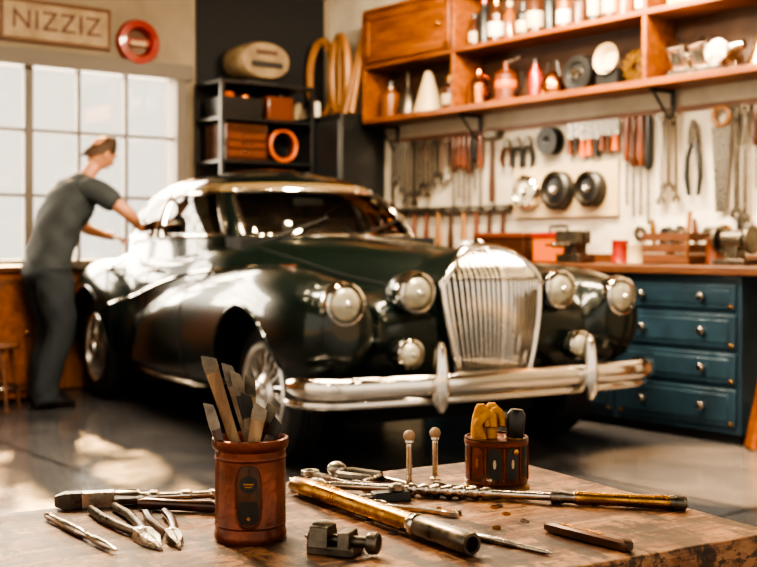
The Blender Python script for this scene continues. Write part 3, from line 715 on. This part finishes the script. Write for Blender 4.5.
def eloft(b,secs,m,n=32,M=None,cap=True,fold=.03):
    rings=[]
    for i,(c,hx,hy,ti) in enumerate(crom2(secs,5)):
        R=Matrix.Rotation(ti,3,'Y');ring=[]
        for k in range(n):
            t=2*pi*k/n;cc,s=math.cos(t),math.sin(t);r=(abs(cc)**2.3+abs(s)**2.3)**(-1/2.3)
            w=1+fold*math.sin(3*t+i*.9)+fold*.8*math.sin(5*t-i*.7)+fold*.5*math.sin(i*1.3+2*t)
            ring.append(Vector(c)+R@Vector((hx*r*cc*w,hy*r*s*w,0)))
        rings.append(ring)
    b.loft(rings,m,M,cap=cap)
sh=MB('shirt')
eloft(sh,[((-.01,0,.96),.150,.200,0),((.0,0,1.02),.142,.192,.1),((.04,0,1.16),.142,.195,.3),((.09,0,1.29),.15,.208,.4),((.16,0,1.41),.152,.225,.5),((.21,0,1.50),.130,.212,.5),((.25,0,1.56),.098,.155,.5),((.28,0,1.60),.073,.085,.5)],SHIRT)
sh.build(MAN,ang=80)
skin('sleeve_right',{'a':((.18,-.12,1.50),.105),'b':((.23,-.22,1.51),.098),'c':((.28,-.31,1.455),.09),'d':((.33,-.385,1.385),.084)},[('a','b'),('b','c'),('c','d')],'a',SHIRT)
skin('sleeve_left',{'a':((.18,.12,1.50),.105),'b':((.23,.21,1.50),.098),'c':((.29,.225,1.41),.09),'d':((.35,.235,1.33),.084)},[('a','b'),('b','c'),('c','d')],'a',SHIRT)
tp=MB('trousers')
eloft(tp,[((-.0,0,1.07),.125,.172,.1),((-.005,0,1.0),.138,.182,.05),((-.02,0,.92),.155,.195,0),((-.0,0,.84),.135,.19,0)],TROUS,fold=.015)
for y,kx,ax,sy_ in((-1,.03,-.08,-.14),(1,.08,.03,.15)):
    eloft(tp,[((-.01,y*.085,.93),.135,.11,0),((.0,y*.10,.82),.128,.108,0),((.5*kx,y*.115,.68),.115,.102,0),((kx,y*.13,.52),.097,.09,0),(((kx+ax)/2-.02,y*.135,.32),.092,.085,0),((ax-.01,sy_,.14),.088,.08,0),((ax+.0,sy_,.05),.098,.085,0)],TROUS,fold=.035)
tp.build(MAN,ang=80)
h=MB('boots')
for x,y in((-.08,-.14),(.03,.15)):
    rings=[]
    for q,w,ht in((-.09,.03,.05),(-.07,.042,.10),(0,.045,.12),(.08,.05,.085),(.15,.05,.065),(.19,.035,.045),(.205,.015,.03)):
        rings.append([(x+q,y+w*math.cos(t)*(abs(math.cos(t))**-.2 if abs(math.cos(t))>.05 else 1),.004+ht/2+ht/2*math.sin(t)) for t in [2*pi*k/16+.01 for k in range(16)]])
    h.loft(rings,BOOT)
h.build(MAN)
h=MB('head');HM_=tr(.405,0,1.775)@ry(.5)@Matrix.Diagonal((1.08,1.08,1.08,1))
rings=[]
for k in range(15):
    q=pi*k/14;z=-math.cos(q)*.122;r=math.sin(q)
    fr=.098*r*(1 if z>-.02 else 1-.18*((-z-.02)/.1));bk=.098*r;wd=.077*r*(1 if z>-.02 else 1-.22*((-z-.02)/.1))
    rings.append([((fr if math.cos(t)>0 else bk)*math.cos(t)+.0001*math.cos(t),wd*math.sin(t)+.0001*math.sin(t),z) for t in [2*pi*j/24 for j in range(24)]])
h.loft(rings,SKIN,HM_)
h.loft([[(.085+dx,w*math.cos(t),z+w*.6*math.sin(t)) for t in [2*pi*j/10 for j in range(10)]] for dx,w,z in((0,.008,.02),(.014,.012,-.005),(.024,.015,-.022),(.0,.012,-.032))],SKIN,HM_)
for sg in(-1,1):
    h.sphere((0,sg*.078,-.005),.03,SKIN,(.7,.3,1.1),10,HM_);h.sphere((.083,sg*.03,.012),.011,WHITEP,(1,1,.8),8,HM_);h.sphere((.092,sg*.03,.012),.005,BLACK,(1,1,1),8,HM_)
    h.box((.09,sg*.03,.034),(.01,.032,.006),HAIR,M=HM_)
h.sphere((.088,0,-.058),.02,mat('lips',(.35,.12,.09),.5),(.5,1,.3),10,HM_)
rings=[]
for k in range(10):
    q=pi/2*k/9;z=.0+.135*math.sin(q)-.0;r=math.cos(q)
    rings.append([(-.012+.104*r*math.cos(t)*(0.93 if math.cos(t)>0 else 1.05)+.0001*math.cos(t),.086*r*math.sin(t)+.0001*math.sin(t),z+.035*max(0,math.cos(t))*(r>.5) - .095*max(0,-math.cos(t))*r) for t in [2*pi*j/24 for j in range(24)]])
h.loft(rings,HAIR,HM_)
h.build(MAN,ang=70)
# ================================================================ FOREGROUND TABLE
TT=.80
TW=tr(.19,1.735,0)@rz(math.atan2(-.87,.493))
TOP=mat('tabletop_wood',(.19,.078,.034),.48,col2=(.065,.026,.014),nscale=6,bump=.45,bscale=26,stretch=(1,.3,1),rvar=.2,lo=.38,hi=.58,spec=.4)
nt=TOP.node_tree;bs=nt.nodes['Principled BSDF']
tc=[n for n in nt.nodes if n.type=='TEX_COORD'][0]
def layer(scale,stretch,lo,hi,col,rot=.5,amt=1.):
    mp=nt.nodes.new('ShaderNodeMapping');mp.inputs['Scale'].default_value=stretch;mp.inputs['Rotation'].default_value=(0,0,rot);nt.links.new(tc.outputs['Object'],mp.inputs['Vector'])
    vn=nt.nodes.new('ShaderNodeTexNoise');vn.inputs['Scale'].default_value=scale;vn.inputs['Detail'].default_value=8;vn.inputs['Roughness'].default_value=.7;nt.links.new(mp.outputs['Vector'],vn.inputs['Vector'])
    vr=nt.nodes.new('ShaderNodeValToRGB');vr.color_ramp.elements[0].position=lo;vr.color_ramp.elements[1].position=hi;vr.color_ramp.elements[1].color=(amt,amt,amt,1);nt.links.new(vn.outputs['Fac'],vr.inputs['Fac'])
    src=bs.inputs['Base Color'].links[0].from_socket
    mxn=nt.nodes.new('ShaderNodeMix');mxn.data_type='RGBA';mxn.inputs[7].default_value=(*col,1)
    nt.links.new(vr.outputs['Color'],mxn.inputs[0]);nt.links.new(src,mxn.inputs[6]);nt.links.new(mxn.outputs[2],bs.inputs['Base Color'])
layer(13,(1,.6,1),.49,.56,(.34,.17,.08),.2,.85);layer(45,(1,.08,1),.53,.59,(.42,.25,.14),.6,.85);layer(22,(.5,1.4,1),.50,.56,(.024,.010,.006),0,.9);layer(120,(1,.5,1),.54,.59,(.030,.013,.009),1.,.85)
b=MB('work_table')
b.box((.26,-.75,TT-.0225),(.52,1.5,.045),TOP)
for x in(.04,.48): b.box((x,-.75,TT-.085),(.025,1.4,.08),WOODB)
for y in(-.05,-1.45): b.box((.26,y,TT-.085),(.44,.025,.08),WOODB)
for x in(.045,.475):
    for y in(-.055,-1.445): b.box((x,y,(TT-.045)/2),(.06,.06,TT-.047),WOODB)
b.build(W=TW,bevel=.004)
def T(x,y,h=0): return Vector((x,y,TT+h))
CC=(-.140,1.257)
b=MB('tool_can')
r=.0395;hh=.110
b.lathe([(.0001,0),(r*.97,0),(r,.003),(r*1.0,.008),(r*.975,.010),(r*.975,hh-.012),(r*1.03,hh-.010),(r*1.06,hh-.006),(r*1.05,hh),(r*.98,hh+.001),(r*.93,hh-.004),(r*.93,.004),(.0001,.004)],RUST,None,64)
b.lathe([(r*.975,.016),(r*.995,.018),(r*.975,.020)],RUST,None,64);b.lathe([(r*.975,hh-.022),(r*.995,hh-.020),(r*.975,hh-.018)],RUST,None,64)
def patch(b,R,a0,aw,zc,zh,m,e=4,n=14):
    ring=[]
    for k in range(40):
        t=2*pi*k/40;cc,s=math.cos(t),math.sin(t);q=(abs(cc)**e+abs(s)**e)**(-1/e)
        ring.append((a0+aw*q*cc,zc+zh*q*s))
    rows=[]
    for f in [i/8 for i in range(9)]:
        rows.append([(R*math.sin(a0+(a-a0)*f),-R*math.cos(a0+(a-a0)*f),zc+(z-zc)*f) for a,z in ring+[ring[0]]])
    b.grid(rows,m)
    return ring
rg=patch(b,r*1.0,.06,.36,.053,.034,DBROWN,3.2);patch(b,r*1.006,.06,.27,.036,.012,BLACK,4);patch(b,r*1.006,.06,.24,.066,.009,BLACK,2.2)
b.tube([(r*1.005*math.sin(a),-r*1.005*math.cos(a),z) for a,z in rg],.0011,RUST,6,closed=True)
b.box((0.0024,-r*1.013,.0665),(.011,.001,.0016),BRASS);b.box((0.0024,-r*1.013,.0635),(.008,.001,.0012),BRASS)
b.lathe([(.0001,0),(.002,0),(.002,.001),(.0001,.001)],BRASS,tr(.0024,-r*1.01,.03)@rx(pi/2),10)
b.build(W=tr(CC[0],CC[1],TT))
IVORY=mat('worn_wood_handle',(.40,.27,.15),.5,col2=(.18,.10,.05),nscale=60,stretch=(1,1,.2))
GREYW=mat('grey_blade',(.26,.22,.17),.4,.6,col2=(.12,.10,.08),nscale=50)
def flattool(nm,base,tip,w0,w1,th,m,m2,fr=.75,yaw=0):
    b=MB(nm);p0=Vector(base);d=Vector(tip)-p0;L=d.length;zA=d.normalized();xA=Vector((1,0,0));xA=(xA-zA*xA.dot(zA)).normalized();yA=zA.cross(xA)
    M=Matrix.Translation(p0)@Matrix((xA,yA,zA)).transposed().to_4x4()@rz(yaw)
    rings=[]
    for f in[i/12 for i in range(13)]:
        w=w0+(w1-w0)*f;w*=1+.06*math.sin(f*7);rings.append([(w*q[0],th*q[1]*(1-.35*f),L*f*fr) for q in((-1,-.6),(-.7,-1),(.7,-1),(1,-.6),(1,.6),(.7,1),(-.7,1),(-1,.6))])
    b.loft(rings,m,M)
    w=w1
    sq=((-1,-1),(1,-1),(1,1),(-1,1))
    b.loft([[(w*1.02*q[0],th*.66*q[1],L*fr-.001) for q in sq],[(w*1.12*q[0],th*.6*q[1],L*(fr+.02)) for q in sq],[(w*q[0]*1.1,th*.5*q[1],L*(fr+(1-fr)*.6)) for q in sq],[(w*q[0]*.95,th*.2*q[1],L*(1 if q[0]<0 else .965)) for q in sq]],m2,M)
    return b.build()
Z=TT
cx,cy=CC
flattool('carving_chisel',(cx+.016,cy-.008,Z+.006),(-.186,1.246,1.002),.0040,.0072,.0034,IVORY,DSTEEL,.90,0)
flattool('carving_chisel',(cx+.026,cy+.008,Z+.006),(-.168,1.266,.992),.0040,.0055,.0032,GREYW,DSTEEL,.86,.2)
flattool('carving_chisel',(cx+.000,cy-.022,Z+.006),(-.184,1.236,.952),.0045,.0050,.0030,DBROWN,GREYW,.80,.3)
flattool('carving_chisel',(cx+.030,cy-.010,Z+.006),(-.157,1.248,.985),.0042,.0050,.0030,BLACK,DSTEEL,.85,0)
flattool('carving_chisel',(cx-.012,cy-.022,Z+.006),(-.126,1.232,.950),.0050,.0072,.0032,IVORY,GREYW,.88,.0)
flattool('carving_chisel',(cx-.005,cy+.022,Z+.006),(-.118,1.274,.945),.005,.0055,.003,DBROWN,DSTEEL,.85,.3)
flattool('carving_chisel',(cx-.024,cy+.004,Z+.006),(-.108,1.248,.932),.005,.0058,.0028,GREYW,BLACK,.85,-.3)
flattool('carving_chisel',(cx+.004,cy+.026,Z+.006),(-.144,1.284,.975),.0045,.0055,.003,IVORY,DSTEEL,.86,.0)
flattool('carving_chisel',(cx+.010,cy+.000,Z+.006),(-.143,1.240,.962),.0045,.0055,.003,GREYW,BLACK,.82,.1)
# tin 2
b=MB('brass_banded_tin');r=.0405;hh=.070
b.lathe([(.0001,0),(r*1.06,0),(r*1.08,.003),(r*1.06,.007),(r*1.01,.009),(.0001,.009)],BRASS,None,56)
b.lathe([(r,.009),(r,hh-.006),(r*1.03,hh-.004),(r*1.03,hh),(r*.95,hh),(r*.95,.02),(.0001,.02)],DBROWN,None,56)
b.lathe([(r*1.0,hh-.009),(r*1.035,hh-.008),(r*1.04,hh-.003),(r*1.0,hh-.002)],RUST,None,56)
b.lathe([(r*1.0,.012),(r*1.03,.014),(r*1.0,.016)],RUST,None,56)
for a0 in(-.75,-.15,.45,1.05,1.65,-1.35):
    patch(b,r*1.005,a0,.22,.040,.020,BLACK if a0>-.5 else RUST,3);rg=patch(b,r*1.01,a0,.05,.040,.006,CREAM if a0 in(-.15,.45) else BRASS,2)
for a0 in(-1.05,-.45,.15,.75,1.35): b.tube([(r*1.01*math.sin(a0),-r*1.01*math.cos(a0),z) for z in(.016,.04,hh-.01)],.0014,RUST,6)
b.lathe([(.0001,0),(.004,0),(.004,.002),(.0001,.003)],BRASS,tr(r*1.0*math.sin(.55),-r*1.0*math.cos(.55),.055)@rz(.55)@rx(pi/2),12)
b.build(W=tr(.154,1.505,TT))
b=MB('yellow_cloth')
base=Vector((.154,1.505,TT))
random.seed(3)
for k in range(6):
    a=k*.9;x0=-.014+.010*math.cos(a);y0=.008*math.sin(a)
    pts=[(x0,y0,.022),(x0-.002,y0,.06),(x0-.005+.004*math.cos(a*2),y0+.003,.085),(x0+.002,y0+.002,.103+.006*math.sin(k*2.1)),(x0+.010,y0+.002,.098),(x0+.012,y0-.004,.083)]
    b.tube(crom(pts,4),[.0085-.0002*i for i in range(21)],CLOTH,10)
b.build(W=tr(*base))
b=MB('black_handled_tool')
b.lathe([(.0001,.022),(.006,.022),(.006,.055),(.011,.062),(.0125,.085),(.012,.100),(.008,.106),(.0001,.107)],BLACK,tr(.018,-.004,0)@ry(.08),24)
b.lathe([(.0125,.066),(.0135,.068),(.0125,.070)],BRASS,tr(.018,-.004,0)@ry(.08),24)
b.build(W=tr(*base))
# pins
for x,y,h in((.040,1.500,.079),(.077,1.566,.072)):
    b=MB('threaded_post');b.lathe([(.0001,0),(.008,0),(.008,.003),(.0045,.005),(.004,.012)]+[(.0042 if k%2 else .0036,.012+(h-.03)*k/12) for k in range(1,13)]+[(.006,h-.016),(.0055,h-.013)],CHROMEW,None,16)
    b.sphere((0,0,h-.008),.0078,IVORY);b.build(W=tr(x,y,TT))
# long ratchet rod
b=MB('ratchet_extension')
p0=T(-.118,1.502,.009);p1=T(.372,1.385,.009)
M,L=align(p0,p1)
pr=[(.0001,0),(.007,.002),(.008,.02),(.0065,.022),(.0065,.03),(.0085,.032),(.0085,.045),(.005,.05)]
b.lathe(pr+[(.005,.16)],CHROMEW,M,20)
z=.16
pp=[(.005,.16)]
for k in range(7): pp+=[(.0085,z+.002),(.009,z+.008),(.006,z+.011),(.006,z+.014)];z+=.016
b.lathe(pp+[(.0058,z+.01),(.0055,.34)],CHROMEW,M,20)
b.lathe([(.0055,.34),(.009,.342),(.0085,.355),(.007,.358),(.0075,.37)],STEEL,M,20)
b.lathe([(.0075,.37),(.0088,.375),(.0078,.42),(.0085,.46),(.0088,L-.02)],BRASS,M,20)
b.lathe([(.0088,L-.02),(.0095,L-.018),(.0095,L-.004),(.006,L),(.0001,L)],DSTEEL,M,20)
b.build()
b=MB('brass_torque_handle')
p0=T(-.108,1.478,.0135);p1=T(.096,1.178,.0135)
M,L=align(p0,p1)
b.lathe([(.0001,0),(.008,0),(.010,.004),(.0105,.02),(.0118,.024),(.0118,.05),(.0110,.055),(.0115,.26)],BRASS,M,28)
for k in range(9): b.lathe([(.0112,.06+k*.006),(.0122,.0615+k*.006),(.0112,.063+k*.006)],BRASS,M,24)
b.lathe([(.0115,.258),(.0128,.26),(.0128,.268),(.0110,.27)],CHROMEW,M,28)
b.lathe([(.0110,.27),(.0125,.275),(.0132,.30),(.0128,.32),(.0132,.325),(.0132,L-.006),(.0115,L),(.008,L),(.008,L-.015),(.0001,L-.015)],DSTEEL,M,28)
b.build()
b=MB('steel_scriber');b.rod(T(.030,1.32,.004),T(.178,1.182,.003),[(0,.0001),(.04,.0025),(.5,.0032),(.52,.0042),(.75,.0042),(.77,.003),(.97,.0025),(1,.0008)],STEEL);b.build()
b=MB('steel_scriber');b.rod(T(-.05,1.63,.004),T(.06,1.50,.003),[(0,.0015),(.5,.003),(.9,.003),(1,.0008)],STEEL);b.build()
b=MB('socket_driver')
p0=T(-.392,1.392,.010);p1=T(-.200,1.432,.010);M,L=align(p0,p1)
b.loft([[(w*q[0],h*q[1]+.0,z) for q in((-1,-1),(1,-1),(1,1),(-1,1))] for z,w,h in((0,.004,.006),(.012,.009,.0098),(.032,.0085,.0095))],DSTEEL,M)
b.loft([[(w*q[0],h*q[1]+.0,z) for q in((-1,-1),(1,-1),(1,1),(-1,1))] for z,w,h in((.032,.008,.0095),(.07,.0085,.0095))],CHROMEW,M)
b.lathe([(.0085,.07),(.0098,.072),(.0098,.10),(.008,.102),(.006,.106),(.006,.112),(.0085,.114),(.0085,.122),(.005,.125),(.005,.15),(.0075,.152),(.0075,.162),(.005,.165),(.005,L-.01),(.007,L-.008),(.007,L),(.0001,L)],CHROMEW,M,20)
for k in range(8):
    q=2*pi*k/8;b.rod(M@Vector((.0096*math.cos(q),.0096*math.sin(q),.075)),M@Vector((.0096*math.cos(q),.0096*math.sin(q),.098)),.0014,DSTEEL,6)
b.build(bevel=.0006)
b=MB('file_handle');b.rod(T(-.29,1.39,.008),T(-.19,1.37,.008),[(0,.005),(.1,.0075),(.5,.0065),(.9,.008),(1,.006)],DBROWN);b.rod(T(-.19,1.37,.008),T(-.165,1.365,.008),.003,STEEL);b.build()
b=MB('precision_screwdriver')
M,L=align(T(-.386,1.338,.0055),T(-.270,1.185,.0055))
b.lathe([(.0001,0),(.004,.001),(.0048,.01),(.004,.014),(.0045,.05),(.0052,.055),(.0052,.10),(.004,.105),(.003,.13),(.0045,.135),(.0045,.165),(.0025,L-.006),(.0012,L)],CHROMEW,M,16)
for k in range(6): b.lathe([(.0052,.06+k*.006),(.0056,.0615+k*.006),(.0052,.063+k*.006)],DSTEEL,M,16)
b.build()
def nip(nm,tail,head,h,w):
    b=MB(nm);d=(head-tail);L=d.length
    M=tr(*head)@rz(math.atan2(d.y,d.x))
    for s in(-1,1):
        b.tube([(-L,s*w*1.1,.006),(-L*.75,s*w*1.2,.006),(-L*.5,s*w*.8,.006),(-L*.33,s*w*.35,.006)],[.0050,.0055,.005,.005],h,10,M=M)
        rings=[]
        for x,a0,a1,hh in((-L*.36,.0,.7,.011),(-L*.28,.0,1.0,.012),(-L*.14,.05,.85,.010),(-.012,.02,.35,.007),(0,.0,.12,.003)):
            rings.append([(x,s*w*a0,.0005),(x,s*w*a1,.0005),(x,s*w*a1*.8,hh),(x,s*w*a0,hh)])
        b.loft(rings,STEEL,M)
    b.lathe([(.0001,.0),(w*.45,0),(w*.45,.0125),(w*.3,.0135),(.0001,.0135)],CHROMEW,M@tr(-L*.30,0,0),16)
    b.build(bevel=.0008)
nip('cutting_pliers',T(-.330,1.375),T(-.226,1.200),DSTEEL,.013)
nip('cutting_pliers',T(-.262,1.350),T(-.208,1.205),DBROWN,.010)
b=MB('small_machinist_vise')
M=tr(-.045,1.195,TT)@rz(-.35)
b.box((0,0,.005),(.052,.032,.010),DSTEEL,M=M);b.box((-.014,0,.018),(.024,.034,.022),DSTEEL,M=M,taper=.8);b.box((.014,0,.016),(.014,.032,.018),DSTEEL,M=M,taper=.85)
b.rod(M@Vector((-.03,0,.014)),M@Vector((.040,0,.014)),.006,DSTEEL);b.lathe([(.0001,0),(.010,0),(.012,.004),(.011,.012),(.0001,.014)],DSTEEL,M@tr(.036,0,.014)@ry(pi/2),16)
b.sphere((-.014,0,.028),.010,DSTEEL,(1.2,1.2,.6),14,M)
b.build(bevel=.0015)
b=MB('wooden_handle_scraper')
M,L=align(T(.188,1.285,.0065),T(.262,1.196,.0065))
b.loft([[(w*q[0],h*q[1],z) for q in((-1,-.6),(-.7,-1),(.7,-1),(1,-.6),(1,.6),(.7,1),(-.7,1),(-1,.6))] for z,w,h in((0,.005,.004),(.01,.0075,.006),(.07,.0085,.0062),(.1,.008,.006),(L-.003,.0075,.006),(L,.005,.004))],DBROWN,M)
b.loft([[(w*q[0],h*q[1]+.0055,z) for q in((-1,-1),(1,-1),(1,1),(-1,1))] for z,w,h in((.02,.004,.001),(.08,.004,.001))],BRASS,M)
b.build()
for p,q,m,w in((T(.075,1.535,.003),T(.165,1.462,.003),DSTEEL,.006),(T(.075,1.475,.003),T(.155,1.448,.003),BLACK,.005)):
    b=MB('flat_file');M,L=align(p,q);b.loft([[(ww*a,.0028*c,z) for a,c in((-1,-1),(1,-1),(1,1),(-1,1))] for z,ww in((0,w*.7),(L*.6,w),(L,w*.6))],m,M@rz(0));b.build(bevel=.0006)
def spanner(nm,p,q,w,m):
    b=MB(nm);p=Vector(p);q=Vector(q);d=q-p;L=d.length;M=tr(*p)@rz(math.atan2(d.y,d.x))
    b.box((L/2,0,.003),(L*.86,w*.8,.005),m,M=M)
    b.lathe([(w*.55,.0),(w*1.05,.0),(w*1.05,.007),(w*.55,.007)],m,M@tr(0,0,0),20,closed=True)
    k=w*1.15;b.prism([(-k,.55*k),(0,k),(k*.6,k*.95),(k*1.1,k*.6),(k*1.1,k*.35),(k*.2,k*.35),(k*.2,-k*.35),(k*1.1,-k*.35),(k*1.1,-k*.6),(k*.6,-k*.95),(0,-k),(-k,-.55*k)],.007,m,M@tr(L,0,.0035))
    b.build(bevel=.0008)
spanner('spanner',T(-.095,1.60,0),T(-.01,1.50,0),.012,STEEL)
spanner('spanner',T(.0,1.405,0),T(.085,1.36,0),.010,CHROMEW)
b=MB('c_clamp')
M=tr(-.035,1.565,TT+.007)@rz(-.5)
b.tube([(.035,-.012,0),(-.01,-.016,0),(-.03,0,0),(-.01,.018,0),(.035,.016,0)],[.006,.007,.007,.007,.006],DSTEEL,8,M=M,flat=1)
b.rod(M@Vector((.035,.014,.0)),M@Vector((.035,-.035,.0)),.0032,STEEL);b.rod(M@Vector((.02,-.035,.0)),M@Vector((.05,-.035,.0)),.002,STEEL);b.sphere((-.025,.0,.006),.012,STEEL,(1.2,1,.9),12,M);b.build()
b=MB('caliper_head')
M=tr(.015,1.440,TT)@rz(.3)
b.box((0,0,.006),(.05,.022,.012),BLACK,M=M,taper=.9);b.lathe([(.0001,0),(.010,0),(.010,.006),(.007,.009),(.0001,.009)],STEEL,M@tr(.008,0,.012),18);b.rod(M@Vector((-.045,0,.006)),M@Vector((-.02,0,.006)),.004,STEEL);b.build(bevel=.0015)
b=MB('loose_hardware')
random.seed(11)
for k in range(16):
    x=random.uniform(-.1,.28);y=random.uniform(1.25,1.5)
    if x>.2: y=max(y,1.3)
    b.lathe([(.0025,0),(.005,0),(.005,.003),(.0025,.003)],random.choice([STEEL,BRASS,DSTEEL]),tr(x,y,TT),6,closed=True)
b.build()
# ================================================================ LIGHTS
def look(o,p,t): o.location=p;o.rotation_euler=(Vector(t)-Vector(p)).to_track_quat('-Z','Y').to_euler()
def area(n,p,t,sx,sy_,e,c):
    l=bpy.data.lights.new(n,'AREA');l.shape='RECTANGLE';l.size=sx;l.size_y=sy_;l.energy=e;l.color=c
    o=bpy.data.objects.new(n,l);COL.objects.link(o);look(o,p,t);return o
w=bpy.data.worlds.new('World');S.world=w;w.use_nodes=True
bg=w.node_tree.nodes['Background'];bg.inputs[0].default_value=(1,.89,.74,1);bg.inputs[1].default_value=.95
sun=bpy.data.lights.new('sun','SUN');sun.energy=9;sun.color=(1,.58,.22);sun.angle=.03
so=bpy.data.objects.new('sun',sun);COL.objects.link(so);so.rotation_euler=Vector((.26,-.93,-.47)).to_track_quat('-Z','Y').to_euler()
pw=KR@Vector((-.9,-3.2,1.9));pt=KR@Vector((2.0,-3.2,1.3))
area('sky_glow',pw,pt,4.6,2.6,430,(1,.86,.66))
area('car_fill',(-.6,5.2,3.35),(-.2,6.3,0),2.4,.2,150,(1,.84,.64))  # added unseen fill light over the car, no fixture modelled
area('tool_wall_fill',(1.0,6.8,3.3),(2.0,8.0,1.5),2.0,.3,220,(1,.80,.56))  # added unseen fill light to brighten the tool wall
area('table_fill',(-1.2,2.9,2.6),(.0,1.4,.8),.3,.2,80,(1,.74,.46))  # added unseen fill light for the tabletop
sp=bpy.data.lights.new('floor_spot','SPOT');sp.energy=2600;sp.color=(1,.60,.28);sp.spot_size=.40;sp.spot_blend=.3;sp.shadow_soft_size=.05  # added unseen spot that makes the warm light patch on the right floor
o=bpy.data.objects.new('floor_spot',sp);COL.objects.link(o);look(o,(3.0,4.0,3.3),(1.85,5.55,0))
bl=MB('glint_bulbs')  # added out-of-view bulbs, give the car paint its small highlights
for i in range(6):
    for k in range(4):
        p=Vector((2.6+i*.95,-1.5-k*1.15-.3*(i%2),3.2))
        if (KR@p).y>8.8: continue
        bl.sphere(p,.055,GLINT,seg=10);bl.rod(p+Vector((0,0,.05)),p+Vector((0,0,.25)),.006,BLACK,6)
bl.build(W=KR)
# ================================================================ CAMERA
cam=bpy.data.cameras.new('camera');co=bpy.data.objects.new('camera',cam);COL.objects.link(co)
co.location=(0,0,1.12);co.rotation_euler=(pi/2,0,0)
cam.sensor_width=36;cam.lens=1150/757*36;cam.shift_y=-38.5/757
cam.clip_start=.05
cam.dof.use_dof=True;cam.dof.focus_distance=1.42;cam.dof.aperture_fstop=8
S.camera=co
try:
    S.view_settings.view_transform='AgX';S.view_settings.look='AgX - High Contrast';S.view_settings.exposure=.7
except Exception as e: print(e)
